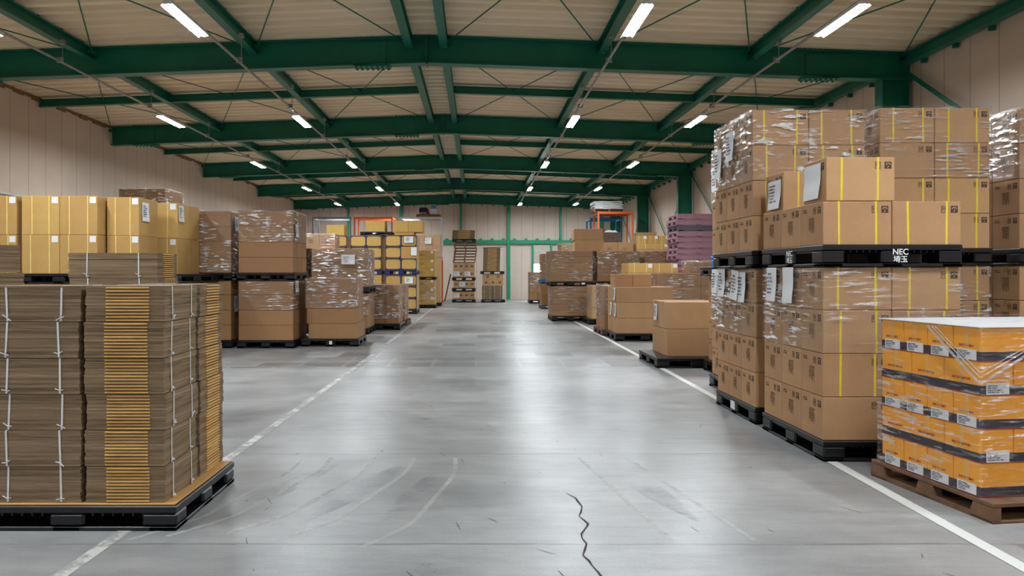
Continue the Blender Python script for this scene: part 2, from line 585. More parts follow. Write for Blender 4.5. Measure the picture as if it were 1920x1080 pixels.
# framing of the end wall
mb = MB()
for x, w, z0, z1 in ((-6.35, .10, 0, 4.6), (-3.72, .16, 0, 4.65), (-.76, .09, 2.95, 4.72), (1.60, .16, 0, 4.65), (4.18, .10, 2.95, 4.55), (6.2, .12, 0, 4.5)):
    mb.box(x - w / 2, YB - .18, z0, x + w / 2, YB - .02, z1)
o = mb.build('end_wall_posts', 'steel_green_lit'); struct(o, 'green vertical posts framing the end wall', 'post')
mb = MB().box(XL, YB - .16, 2.74, XR - .1, YB - .02, 2.93)
xx = XL + .2
while xx < XR - .4:
    mb.box(xx, YB - .14, 2.93, xx + .13, YB - .04, 3.02); xx += .56
o = mb.build('end_wall_girt', 'steel_green_lit'); struct(o, 'green horizontal rail halfway up the end wall', 'beam')

# door with a bright pane in the end wall
d = MB().box(2.84, YB - .06, 0, 3.66, YB - .01, 2.72).build('door_1', 'door_panel'); struct(d, 'pale end wall door with bright window', 'door')
MB().box(2.75, YB - .12, 0, 2.84, YB - .01, 2.74).build('door_frame', 'steel_green_lit', d)
MB().box(3.66, YB - .12, 0, 3.75, YB - .01, 2.74).build('door_frame', 'steel_green_lit', d)
MB().box(2.86, YB - .075, 1.22, 3.30, YB - .06, 1.74).build('window_pane', 'daylight_pane', d)
fr = MB()
for a in ((2.83, 1.18, 2.86, 1.78), (3.30, 1.18, 3.34, 1.78), (2.83, 1.74, 3.34, 1.78), (2.83, 1.18, 3.34, 1.22)):
    fr.box(a[0], YB - .09, a[1], a[2], YB - .06, a[3])
fr.build('window_frame', 'rack_white', d)

# painted lines, tyre marks, cracks on the floor
def strip(pts, w, z=0.0025):
    mb = MB(); vs = []
    for i, p in enumerate(pts):
        a = Vector(pts[max(0, i - 1)]); b = Vector(pts[min(len(pts) - 1, i + 1)])
        d = (b - a).normalized(); n = Vector((-d.y, d.x))
        ww = w[i] if isinstance(w, (list, tuple)) else w
        vs += [(p[0] + n.x * ww / 2, p[1] + n.y * ww / 2, z), (p[0] - n.x * ww / 2, p[1] - n.y * ww / 2, z)]
    mb.add(vs, [(2 * i, 2 * i + 1, 2 * i + 3, 2 * i + 2) for i in range(len(pts) - 1)])
    return mb
def worn(name, c, lo, hi, scale, alpha=1.0):
    t = NT(name)
    f = t.ramp(t.noise(scale, 6, 0.75), [(lo, (0, 0, 0)), (hi, (alpha, alpha, alpha))])
    t.l(f, t.b.inputs['Alpha'])
    t.set(lin(c), 0.5, 0, 0.4)
worn('paint_worn', (206, 206, 202), 0.36, 0.56, 5.0, 0.85)
worn('paint_fresh', (214, 216, 214), 0.22, 0.34, 7.0)
worn('tyre_pale', (206, 206, 204), 0.26, 0.64, 4.0, 0.5)
worn('tyre_dark', (112, 114, 120), 0.45, 0.75, 2.0, 0.35)
o = strip([(-1.80, 2.6), (-1.74, 5.0), (-1.64, 12), (-1.60, 30)], .07).build('trim_3', 'paint_worn'); struct(o, 'worn white floor line beside left pallets', 'floor line')
o = strip([(2.40, 2.6), (2.45, 5.2), (2.53, 10), (2.64, 20)], .075).build('trim_4', 'paint_fresh'); struct(o, 'white floor line beside right pallets', 'floor line')
crk = [(1062, 925), (1078, 934), (1084, 940), (1091, 950), (1090, 962), (1086, 968), (1094, 976), (1104, 983), (1098, 990), (1090, 1002),
       (1092, 1010), (1100, 1020), (1098, 1030), (1092, 1042), (1106, 1052), (1112, 1062), (1124, 1074), (1130, 1084)]
cp = []
rnd = random.Random(8)
for a in crk:
    Yd = 1820 / (a[1] - 512)
    cp.append(((a[0] - 893) * Yd / 1400 + rnd.uniform(-.004, .004), Yd))
o = strip(cp, [0.004 + 0.007 * ((i * 7) % 5) / 4 for i in range(len(cp))], .003).build('trim_5', 'crack'); struct(o, 'jagged dark crack in the near floor', 'crack')
mb = MB()
for a0, a1, yk in ((-1.12, -1.55, 0), (-.92, -1.38, .05), (-.62, -1.10, .1), (-.34, -.82, .0), (-.05, -.40, -.1), (.72, .95, .0), (1.06, 1.35, 0)):
    pts = []
    for i in range(25):
        u = i / 24
        yy = 5.25 - 1.62 * u + yk * u
        x = a0 + (a1 - a0) * u
        if a0 < 0.3:
            x += .10 * math.sin(min(1, u * 3) * math.pi / 2) - .1 - .35 * max(0, u - .78) ** 1.3 * 3
        pts.append((x, yy))
    m2 = strip(pts, .030, .0018)
    mb.add(m2.v, m2.f)
o = mb.build('trim_6', 'tyre_pale'); struct(o, 'pale curved tyre sweeps on the near floor', 'floor mark')
mb = MB()
for a0, a1 in ((-1.0, -1.45), (-.55, -.95), (-.2, -.55), (.85, 1.1)):
    pts = [(a0 + (a1 - a0) * i / 12 + .06, 5.1 - 1.2 * i / 12) for i in range(13)]
    m2 = strip(pts, [.02 + .16 * math.sin(math.pi * i / 12) for i in range(13)], .0012)
    mb.add(m2.v, m2.f)
o = mb.build('trim_7', 'tyre_dark'); struct(o, 'dark rubber smears on the near floor', 'floor mark')
mb = MB(); rnd = random.Random(21)
for i in range(70):
    yy = rnd.uniform(2.6, 9.5); x = rnd.uniform(-1.3, 2.2)
    L = rnd.uniform(.02, .13); a = rnd.gauss(2.1, .5)
    pts = [(x + L * math.cos(a) * k + rnd.uniform(-.003, .003), yy + L * math.sin(a) * k) for k in (0, .35, .7, 1)]
    m2 = strip(pts, [.002, .004, .004, .002], .002)
    mb.add(m2.v, m2.f)
o = mb.build('trim_8', 'scuff'); struct(o, 'short dark scratches scattered over the floor', 'floor mark')

# ------------------------------------------------------------------ tube lamps on rails
RAILS = ((-6.27, 'leftmost'), (-3.58, 'inner left'), (1.98, 'inner right'), (4.50, 'rightmost'))
ZR = 4.49
for x, nm in RAILS:
    rail = MB().tube((x, Y0, ZR), (x, 35.2, ZR), .02, 8).build('lamp_rail', 'pipe_grey')
    tag(rail, f'thin grey lamp rail hanging under the roof, {nm} of four', 'rail', 'lamp rails under the roof')
    yy = 2.0
    while yy < 35:
        top = rooftop(x) - .19
        h = MB().tube((x + .05, yy, ZR + .01), (x + .05, yy, top), .006, 6)
        h.box(x + .02, yy - .03, top - .06, x + .08, yy + .03, top)
        h.box(x - .03, yy - .015, ZR - .025, x + .06, yy + .015, ZR + .05)
        h.build('hanger', 'pipe_grey', rail)
        yy += 3.075
    n = 0
    for k in range(-2, 5):
        yc = 9.25 + BAY * k
        if yc < -6: continue
        lamp = bpy.data.objects.new('tube_lamp', None); COL.objects.link(lamp)
        lamp.location = (x, yc, ZR)
        lab = f'lit white tube lamp on {nm} rail, {ORD[k] + " seen from the camera" if k >= 0 else ("above camera" if k == -1 else "behind camera")}'
        tag(lamp, lab, 'lamp', 'tube lamps on the four rails')
        def hous():
            m = MB().box(-.045, -.60, -.055, .045, .60, -.02)
            for sg in (-1, 1):
                m.add([(sg * .045, -.60, -.055), (sg * .045, .60, -.055), (sg * .078, .60, -.088), (sg * .078, -.60, -.088),
                       (sg * .045, -.60, -.050), (sg * .045, .60, -.050), (sg * .081, .60, -.086), (sg * .081, -.60, -.086)],
                      [(0, 1, 2, 3), (4, 5, 6, 7), (2, 3, 7, 6), (0, 3, 7, 4), (1, 2, 6, 5)])
            return m.mesh('housing', 'lamp_housing')
        place('housing', cached('lamp_h', hous), lamp)
        def tube():
            m = MB(); nn = 7; vs = []
            for yv in (-.575, .575):
                for i in range(nn):
                    u = -1 + 2 * i / (nn - 1)
                    vs.append((.042 * u, yv, -.057 - .022 * (1 - u * u)))
            fs = [(i, i + 1, nn + i + 1, nn + i) for i in range(nn - 1)] + [tuple(range(nn)), tuple(range(nn, 2 * nn))]
            m.add(vs, fs)
            return m.mesh('tube', 'tube_light', True)
        place('tube', cached('lamp_t', tube), lamp)
        for s in (-1, 1):
            place('end_cap', cached('lamp_c%d' % s, lambda: MB().box(-.05, min(s * .578, s * .60), -.070, .05, max(s * .578, s * .60), -.045).mesh('end_cap', 'lamp_housing')), lamp)

# ------------------------------------------------------------------ pallets
def pallet(x, y, z, w, d, h, label, mat='plastic_black', rz=0, group=None, tagmark=None, letters=False):
    """moulded pallet; x, y its front-left corner"""
    root = bpy.data.objects.new('pallet', None); COL.objects.link(root)
    root.location = (x, y, z); root.rotation_euler.z = rz
    tag(root, label, 'pallet', group)
    k = (round(w, 2), round(d, 2), round(h, 3), mat)
    td, bd = .036, .022
    def top():
        m = MB().cbox(0, 0, h - td, w, d, h, .004)
        n = 22
        for i in range(n):
            xx = .02 + (w - .04) * i / (n - 1)
            m.box(xx - .004, .012, h - td - .016, xx + .004, d - .012, h - td)
        return m.mesh('top_deck', mat)
    place('top_deck', cached(('pt',) + k, top), root)
    def bot():
        m = MB()
        for yy in (0, d / 2 - .07, d - .14):
            m.cbox(0, yy, 0, w, yy + .14, bd, .004)
        for xx in (0, w / 2 - .07, w - .14):
            m.cbox(xx, .0, 0, xx + .14, d, bd, .004)
        return m.mesh('bottom_deck', mat)
    place('bottom_deck', cached(('pb',) + k, bot), root)
    bw, bl = w * .16, d * .16
    def blk():
        return MB().cbox(-bw / 2, -bl / 2, 0, bw / 2, bl / 2, h - td - bd, .012).mesh('block', mat)
    me = cached(('pk',) + k, blk)
    for ix in (.08, .5, .92):
        for iy in (.08, .5, .92):
            place('block', me, root, (w * ix, d * iy, bd))
    if mat in ('plastic_purple', 'plastic_grey') and h > .142:
        for yy in (.004, d - .034):
            place('side_rail', cached(('pr',) + k, lambda: MB().cbox(.012, 0, 0, w - .012, .03, h - .058, .004).mesh('side_rail', mat)), root, (0, yy, bd))
    if tagmark:
        tx, ty, sw, axis = tagmark
        if axis == 'y':
            MB().box(-.004, ty, .035, -.001, ty + sw, h - .03).build('tag', 'paper', root)
        else:
            MB().box(tx, -.004, .04, tx + sw, -.001, h - .035).build('tag', 'paper', root)
    return root

def wood_pallet(x, y, z, w, d, h, label, mat='wood', rz=0, group=None):
    root = bpy.data.objects.new('wooden_pallet', None); COL.objects.link(root)
    root.location = (x, y, z); root.rotation_euler.z = rz
    tag(root, label, 'pallet', group)
    for i in range(7):
        yy = (d - .10) * i / 6
        MB().box(0, yy, h - .02, w, yy + .10, h).build('deck_board', mat, root)
    for i in range(3):
        xx = (w - .05) * i / 2
        MB().box(xx, 0, .018, xx + .05, d, h - .02).build('stringer', mat, root)
    for i in range(3):
        yy = (d - .10) * i / 2
        MB().box(0, yy, 0, w, yy + .10, .018).build('base_board', mat, root)
    return root

# ------------------------------------------------------------------ cartons
def strokes(w, h, rows, seed, fill=.8):
    """lines of small pen or print strokes in the xz plane, centred"""
    rn = random.Random(seed); m = MB()
    rh = h / rows
    for r_ in range(rows):
        x = -w / 2; lim = w * rn.uniform(fill - .35, fill) - w / 2
        zc = h / 2 - rh * (r_ + .5)
        while x < lim:
            cw = rh * rn.uniform(.25, .5)
            if rn.random() > .15:
                m.box(x, -.0012, zc - rh * .28, x + cw * .3, 0, zc + rh * .28)
                m.box(x, -.0012, zc - rh * .05 + rn.uniform(-.2, .2) * rh, x + cw * .85, 0, zc + rh * .08)
            x += cw
    return m

def carton_body(w, d, h, mat):
    m = MB().cbox(-w / 2, -d / 2, 0, w / 2, d / 2, h, .0045)
    m.box(-w / 2 + .004, -.0015, h - .0005, w / 2 - .004, .0015, h + .0006, 1)     # flap joint
    return m.mesh('carton', [mat, 'print_dark'])

def strap_mesh(d, h, mat):
    e = .0016; s = .0075
    m = MB()
    m.box(-s, -d / 2 - e, .004, s, -d / 2, h + e)
    m.box(-s, -d / 2, h, s, d / 2, h + e)
    m.box(-s, d / 2, .004, s, d / 2 + e, h + e)
    return m.mesh('strap', mat)

def tape_mesh(w, d, h):
    m = MB()
    m.box(-w / 2 - .0012, -.026, h, w / 2 + .0012, .026, h + .0012)
    for s in (-1, 1):
        x = s * w / 2
        m.box(min(x, x + s * .0012), -.026, h - .06, max(x, x + s * .0012), .026, h)
    return m.mesh('tape', 'tape')

def icons_mesh():
    """two handling marks: arrows in a frame, and a dark square with an umbrella"""
    m = MB(); e = -.0012
    for a in ((-.062, -.024, -.058, .024), (-.028, -.024, -.024, .024), (-.062, .021, -.024, .024), (-.062, -.024, -.024, -.021)):
        m.box(a[0], e, a[1], a[2], 0, a[3])
    for x in (-.050, -.036):
        m.box(x - .002, e, -.012, x + .002, 0, .008)
        m.add([(x - .006, e, .006), (x + .006, e, .006), (x, e, .017)], [(0, 1, 2)])
    m.box(.004, e, -.024, .052, 0, .024)
    vs = [(.028, e - .0006, .014)]
    for i in range(9):
        a = math.pi * i / 8
        vs.append((.028 + .018 * math.cos(a), e - .0006, .000 + .016 * math.sin(a)))
    m.add(vs, [(0, i, i + 1) for i in range(1, 9)], 1)
    m.box(.0265, e - .0006, -.018, .0295, e, .002, 1)
    m.box(.021, e - .0006, -.018, .0295, e, -.0155, 1)
    return m.mesh('handling_mark', ['print_dark', 'print_light'])

def sheet_mesh(w, h, curl, seed):
    rn = random.Random(seed); m = MB(); nx, nz = 6, 10; vs = []
    for k in range(nz + 1):
        v = k / nz
        for i in range(nx + 1):
            u = i / nx
            off = .004 + curl * (1 - v) ** 2 * (.4 + .6 * u) + .002 * math.sin(u * 5 + seed) + .0015 * math.sin(v * 9)
            vs.append(((u - .5) * w, -off, (v - .5) * h))
    fs = [(k * (nx + 1) + i, k * (nx + 1) + i + 1, (k + 1) * (nx + 1) + i + 1, (k + 1) * (nx + 1) + i) for k in range(nz) for i in range(nx)]
    m.add(vs, fs)
    return m.mesh('paper_sheet', 'paper', True)

def paper(parent, face, u, zc, w, h, seed=1, text=True, out=.0, box=None, curl=.014, tilt=0):
    """a paper sheet on one face of a carton; face 'L', 'R' or 'F'; u along the face from its centre"""
    bw, bd = box
    o = place('paper_sheet', cached(('sh', round(w, 3), round(h, 3), seed, curl), lambda: sheet_mesh(w, h, curl, seed)), parent)
    if face == 'L':
        o.location = (-bw / 2 - out, -u, zc); o.rotation_euler = (0, 0, -math.pi / 2)
    elif face == 'R':
        o.location = (bw / 2 + out, u, zc); o.rotation_euler = (0, 0, math.pi / 2)
    else:
        o.location = (u, -bd / 2 - out, zc)
    if tilt: o.rotation_euler[1] = tilt
    o['label'] = 'white paper sheet'
    if text:
        p = place('handwriting', cached(('hw', round(w, 3), round(h, 3), seed), lambda: strokes(w * .72, h * .66, 6, seed).mesh('handwriting', 'ink')), o, (0, -.0075 - curl * .30, .01))
    return o

STY = {
    'strapped': dict(mat='card_tan', strap='strap_yellow', sp=.27, icons=True, side='L', desc='brown carton with yellow straps'),
    'bare':     dict(mat='card_tan', icons=True, side='L', tape=True, desc='unstrapped brown carton'),
    'yellow':   dict(mat='card_yellow', strap='strap_cream', sp=.24, lab=True, desc='golden carton with cream straps'),
    'plain':    dict(mat='card_tan', tape=True, desc='plain brown carton'),
    'pale':     dict(mat='card_pale', tape=True, desc='pale brown carton'),
    'brown':    dict(mat='card_brown', desc='long brown carton'),
    'mark':     dict(mat='card_brown', mark=True, desc='flat brown printed carton'),
    'logo':     dict(mat='card_pale', mark=True, desc='pale printed carton'),
    'gold':     dict(mat='card_gold', frame=True, desc='golden crate with navy edging'),
    'goldbare': dict(mat='card_gold', desc='golden crate without edging'),
    'tape':     dict(mat='card_gold', lab=True, mark=True, desc='stacked golden printed carton'),
}

KIND = {'strapped': 'strapped_carton', 'yellow': 'golden_carton', 'gold': 'crate', 'goldbare': 'crate', 'brown': 'long_carton', 'mark': 'printed_carton', 'logo': 'printed_carton', 'tape': 'printed_carton'}
def carton(x, y, z, w, d, h, style, label, group=None, rz=0, sheets=(), origin=None, lod=0, name=None):
    """x, y, z = front left bottom corner"""
    s = STY[style]
    cx, cy = x + w / 2, y + d / 2
    if origin:
        ox, oy, a = origin
        cx, cy = ox + cx * math.cos(a) - cy * math.sin(a), oy + cx * math.sin(a) + cy * math.cos(a)
        rz += a
    K = (round(w, 3), round(d, 3), round(h, 3))
    o = place(name or KIND.get(style, 'carton'), cached(('cb', s['mat']) + K, lambda: carton_body(w, d, h, s['mat'])), None, (cx, cy, z), rz)
    tag(o, label, 'crate' if KIND.get(style) == 'crate' else 'carton', group)
    if s.get('strap'):
        me = cached(('st', s['strap']) + K, lambda: strap_mesh(d, h, s['strap']))
        rn = random.Random(label)
        for sg in (-1, 1):
            st = place('strap', me, o, (sg * w * s['sp'] + rn.uniform(-.012, .012), 0, 0))
            st.rotation_euler[1] = rn.uniform(-.03, .03) * .12 / max(h, .12)
    if s.get('tape') and lod < 2:
        place('tape', cached(('tp',) + K, lambda: tape_mesh(w, d, h)), o)
    if s.get('icons'):
        place('handling_mark', cached('icons', icons_mesh), o, (w / 2 - .075, -d / 2, h - .055))
        if s.get('side') == 'L':
            q = place('handling_mark', cached('icons', icons_mesh), o, (-w / 2, -d / 2 + .085, h - .055)); q.rotation_euler.z = -math.pi / 2
            q = place('printed_text', cached(('txt', K[1], K[2]), lambda: strokes(h * .52, d * .26, 7, 5, .85).mesh('printed_text', 'print_dark')), o, (-w / 2, 0.0, h * .40))
            q.rotation_euler = (0, math.pi / 2, -math.pi / 2)
            q = place('printed_text', cached(('txt2', K[1]), lambda: strokes(d * .28, .03, 2, 9, .95).mesh('printed_text', 'print_dark')), o, (-w / 2, d * .28, h - .05))
            q.rotation_euler = (0, 0, -math.pi / 2)
    if s.get('lab'):
        q = MB().box(-.045, -.0015, -.045, .045, 0, .045); place('address_label', cached('adl', lambda: q.mesh('address_label', 'paper')), o, (w * .38 if w > .4 else w * .3, -d / 2, h - .06))
    if s.get('mark') and lod < 2:
        place('printed_mark', cached(('mk', K[0], K[2]), lambda: strokes(min(.2, w * .35), min(.1, h * .45), 2, 4, 1.0).mesh('printed_mark', 'print_dark')), o, (0.02 * w, -d / 2, h * .5))
    if s.get('frame'):
        f = MB(); e = .012; k_ = .0005
        for zz in (0.006, h - .022 - .006):
            f.box(-w / 2 - k_, -d / 2 - e, zz, w / 2 + k_, -d / 2, zz + .022)
        for xx in (-w / 2 - k_, w / 2 - .02 + k_):
            f.box(xx, -d / 2 - e, .02, xx + .02, -d / 2, h - .02)
        for xx in (-w / 2 - k_, w / 2 - .06 + k_):
            for zz in (.005, h - .05):
                f.box(xx, -d / 2 - e * 1.4, zz, xx + .06, -d / 2, zz + .045)
        place('edge_frame', cached(('ef',) + K, lambda: f.mesh('edge_frame', 'plastic_navy')), o)
    for sh in sheets:
        paper(o, box=(w, d), **sh)
    return o

def loadname(i, j, nx, ny, side, lay, nl):
    L = 'top' if lay == nl - 1 and nl > 1 else ('bottom' if lay == 0 and nl > 1 else ORD[lay])
    if j == 0:
        p = 'front' if nx == 1 else ('front left' if i == 0 else ('front right' if i == nx - 1 else ('front middle' if nx == 3 else f'front {ORD[i]}')))
    else:
        p = ('rear' if j == ny - 1 else ('middle' if ny == 3 else f'{ORD[j]} back'))
        p = f'{p} {"left" if i == 0 else "right"}' if nx > 1 else p
    if nl == 1:
        return p
    return f'{p}, {L} layer'

def load(phrase, x, y, z, w, d, heights, nx, ny, style, side='L', group=None, skip=(), only=None, sheets={}, styles={}, gap=.006, jit=.0015, lod=0, desc=None, shift={}):
    """layers of cartons on a pallet; builds the front row and the column along the side that is seen"""
    rn = random.Random(phrase)
    nl = len(heights); zz = z
    for l, h in enumerate(heights):
        for i in range(nx):
            for j in range(ny):
                seen = j == 0 or (i == 0 if side == 'L' else i == nx - 1)
                if not seen or (i, j, l) in skip or (only and (i, j, l) not in only):
                    continue
                bw, bd = w / nx - gap, d / ny - gap
                st = styles.get((i, j, l), styles.get(l, style))
                dx = shift.get(l, (0, 0))
                jx = rn.uniform(-jit, jit) if nx == 1 else 0
                pos = loadname(i, j, nx, ny, side, l, nl)
                lab = f'{desc or STY[st]["desc"]}, {pos}, {phrase}'
                carton(x + i * w / nx + gap / 2 + dx[0] + jx, y + j * d / ny + gap / 2 + dx[1], zz, bw, bd, h - .003, st, lab, group or f'cartons, {phrase}', sheets=sheets.get((i, j, l), ()), lod=lod)
        zz += h
    return zz

# ------------------------------------------------------------------ stretch film
def wrap(x, y, z0, w, d, z1, label, mat='film', rz=0, seed=1, off=.011, lip=True, sides='FLRB'):
    rn = random.Random(seed); m = MB()
    pts = []
    a = off; r = .02
    x0, x1, y0, y1 = -a, w + a, -a, d + a
    def seg(p, q, n):
        for k in range(n):
            u = k / n
            pts.append((p[0] + (q[0] - p[0]) * u, p[1] + (q[1] - p[1]) * u))
    nw, nd = max(4, int(w / .07)), max(4, int(d / .07))
    seg((x0 + r, y0), (x1 - r, y0), nw); pts.append((x1 - r, y0)); pts.append((x1 - r * .3, y0 + r * .3))
    seg((x1, y0 + r), (x1, y1 - r), nd); pts.append((x1, y1 - r)); pts.append((x1 - r * .3, y1 - r * .3))
    seg((x1 - r, y1), (x0 + r, y1), nw); pts.append((x0 + r, y1)); pts.append((x0 + r * .3, y1 - r * .3))
    seg((x0, y1 - r), (x0, y0 + r), nd); pts.append((x0, y0 + r)); pts.append((x0 + r * .3, y0 + r * .3))
    n = len(pts); nz = max(4, int((z1 - z0) / .06)); vs = []
    for k in range(nz + 1):
        z = (z1 - z0) * k / nz
        for i, (px, py) in enumerate(pts):
            ang = math.atan2(py - d / 2, px - w / 2)
            dz = (rn.uniform(.002, .008) if lip else rn.uniform(-.010, -.002)) if k == nz else (rn.uniform(-.004, .010) if k == 0 else 0)
            o_ = rn.uniform(-.002, .006)
            cx, cy = (px - w / 2), (py - d / 2)
            L = math.hypot(cx, cy)
            vs.append((px + cx / L * o_, py + cy / L * o_, z + dz))
    fs = [(k * n + i, k * n + (i + 1) % n, (k + 1) * n + (i + 1) % n, (k + 1) * n + i) for k in range(nz) for i in range(n)]
    if lip:
        base = len(vs)
        for i, (px, py) in enumerate(pts):
            cx, cy = (w / 2 - px), (d / 2 - py)
            L = math.hypot(cx, cy); q = rn.uniform(.03, .10)
            vs.append((px + cx / L * q, py + cy / L * q, z1 - z0 + rn.uniform(.010, .02)))
        fs += [(nz * n + i, nz * n + (i + 1) % n, base + (i + 1) % n, base + i) for i in range(n)]
    m.add(vs, fs)
    o = m.build('stretch_wrap', mat, None, (x, y, z0), rz, True)
    tag(o, label, 'stretch wrap', 'clear stretch wraps around pallet loads')
    return o

# ================================================================== RIGHT OF THE AISLE
PH = .140
def black_pallet(x, y, z, w, d, h, what, **kw):
    return pallet(x, y, z, w, d, h, f'black pallet {what}', group='black plastic pallets', **kw)

# first stack: two loads, the upper one on a pallet lettered in white
sheetA = dict(face='L', zc=.165, w=.20, h=.27, out=.020)
load('load beneath the lettered pallet', 2.40, 5.17, PH, .96, 1.06, [.301] * 4, 2, 3, 'strapped',
     styles={(0, 0, 0): 'bare'},
     sheets={(0, 2, 3): [dict(sheetA, u=.04, seed=3)], (0, 1, 3): [dict(sheetA, u=.0, seed=4, text=False)]})
black_pallet(2.39, 5.14, 0, .97, 1.10, PH, 'on the floor beneath the lettered stack')
p = black_pallet(2.385, 5.14, 1.344, .965, 1.10, .15, 'lettered in white between two carton loads')
def lettering(txt, parent, loc, rot, size, mat='lettering_white', name='lettering'):
    cu = bpy.data.curves.new(name, 'FONT')
    cu.body = txt; cu.size = size; cu.align_x = 'CENTER'; cu.extrude = .0006; cu.offset = size * .012
    cu.materials.append(M[mat])
    q = bpy.data.objects.new(name, cu); COL.objects.link(q)
    bpy.context.view_layer.update()
    me = bpy.data.meshes.new_from_object(q.evaluated_get(bpy.context.evaluated_depsgraph_get()))
    bpy.data.objects.remove(q)
    q = place(name, me, parent, loc); q.rotation_euler = rot
    return q
for txt, zz, sz in (("NEC", .084, .056), ("埼玉", .034, .050)):
    a = lettering(txt, p, (.535, -.0015, zz), (R(90), 0, 0), sz); a['label'] = 'white lettering'
    a = lettering(txt, p, (-.0015, .545, zz), (R(90), 0, R(-90)), sz); a['label'] = 'white lettering'
load('load on the lettered pallet', 2.395, 5.16, 1.494, .96, 1.08, [.305, .305], 2, 3, 'strapped',
     skip={(0, 1, 1), (1, 0, 1)}, shift={1: (.022, 0)},
     sheets={(0, 2, 1): [dict(face='L', u=.02, zc=.13, w=.25, h=.23, seed=6, out=.003, curl=.022)],
             (0, 0, 1): [dict(face='L', u=-.02, zc=.15, w=.26, h=.25, seed=7, out=.003, text=False, curl=.022)]})
wrap(2.40, 5.17, .742, .96, 1.06, 1.342, 'clear stretch wrap, two upper layers beneath the lettered pallet', seed=2, lip=False, mat='film')

# second stack, right behind the first
load('second aisle stack, lower load', 2.40, 6.43, PH, .96, 1.0, [.301] * 4, 2, 3, 'strapped',
     sheets={(0, 2, 3): [dict(sheetA, u=.02, seed=8)], (0, 1, 3): [dict(sheetA, **{'u': .06, 'seed': 9, 'tilt': .10, 'zc': .145})], (0, 0, 3): [dict(sheetA, **{'u': -.10, 'seed': 10, 'zc': .13})]})
black_pallet(2.39, 6.40, 0, .98, 1.04, PH, 'under the second aisle stack', tagmark=(0, .50, .11, 'y'))
black_pallet(2.36, 6.40, 1.344, .98, 1.04, .146, 'in the middle of second aisle stack')
load('second aisle stack, upper load', 2.375, 6.42, 1.490, .97, 1.0, [.304] * 4, 2, 3, 'strapped',
     sheets={(0, 2, 2): [dict(sheetA, u=-.02, seed=11, zc=.26)], (0, 1, 3): [dict(sheetA, u=-.02, seed=12, zc=.07)]})
wrap(2.375, 6.42, 2.10, .97, 1.0, 2.706, 'clear stretch wrap, top layers of second aisle stack', seed=3, mat='film_heavy')
wrap(2.40, 6.43, .745, .96, 1.0, 1.340, 'clear stretch wrap, lower load of second aisle stack', seed=4, lip=False)

# third stack
load('third aisle stack, lower load', 2.73, 7.62, PH, .96, 1.03, [.301] * 4, 2, 3, 'strapped', sheets={(0, 2, 3): [dict(sheetA, u=0, seed=13)]}, lod=1)
black_pallet(2.70, 7.60, 0, 1.0, 1.06, PH, 'under the third aisle stack')
pallet(2.72, 7.60, 1.344, 1.0, 1.06, .146, 'blue pallet in the middle of third aisle stack', 'plastic_blue')
load('third aisle stack, upper load', 2.73, 7.62, 1.490, .96, 1.03, [.304] * 4, 2, 3, 'strapped', sheets={(0, 2, 2): [dict(sheetA, u=0, seed=14, zc=.27)]}, lod=1)
wrap(2.73, 7.62, 2.10, .96, 1.03, 2.706, 'clear stretch wrap, top layers of third aisle stack', seed=5, mat='film_heavy')
wrap(2.73, 7.62, .745, .96, 1.03, 1.340, 'clear stretch wrap, lower load of third aisle stack', seed=14, lip=False)

# fourth stack, low, with an empty pallet on top
load('fourth aisle stack', 3.12, 9.30, PH, .94, .74, [.281] * 4, 2, 2, 'strapped', lod=1)
black_pallet(3.06, 9.25, 0, 1.0, .82, PH, 'under the fourth aisle stack')
black_pallet(3.02, 9.26, 1.264, 1.05, .82, .115, 'lying empty on the fourth aisle stack')

# tall stack behind, above the orange boxes, and the one cut by the frame
load('lower tall stack behind orange boxes', 3.50, 6.48, PH, .96, 1.06, [.307] * 4, 2, 3, 'strapped')
black_pallet(3.49, 6.46, 0, .98, 1.10, PH, 'under the tall stack behind orange boxes')
black_pallet(3.49, 6.46, 1.368, .98, 1.10, .146, 'in the middle of tall stack behind orange boxes')
load('upper tall stack behind orange boxes', 3.50, 6.48, 1.514, .96, 1.06, [.306] * 4, 2, 3, 'strapped', styles={(0, 0, 1): 'strapped', (0, 0, 2): 'bare'})
wrap(3.50, 6.48, 2.13, .96, 1.06, 2.74, 'clear stretch wrap, top of tall stack behind orange boxes', seed=6)
wrap(3.50, 6.48, .9, .96, 1.06, 1.362, 'clear stretch wrap, lower tall stack behind orange boxes', seed=7, lip=False)
load('lower stack cut by right frame edge', 4.73, 6.50, PH, .96, 1.06, [.307] * 4, 2, 3, 'bare')
black_pallet(4.72, 6.48, 0, .98, 1.10, PH, 'under the stack cut by right frame edge')
black_pallet(4.72, 6.48, 1.368, .98, 1.10, .146, 'in the middle of stack cut by frame edge')
load('upper stack cut by right frame edge', 4.73, 6.50, 1.514, .96, 1.06, [.306] * 4, 2, 3, 'bare')
wrap(4.73, 6.50, 2.13, .96, 1.06, 2.742, 'clear stretch wrap, stack cut by right frame edge', seed=8, mat='film_heavy')

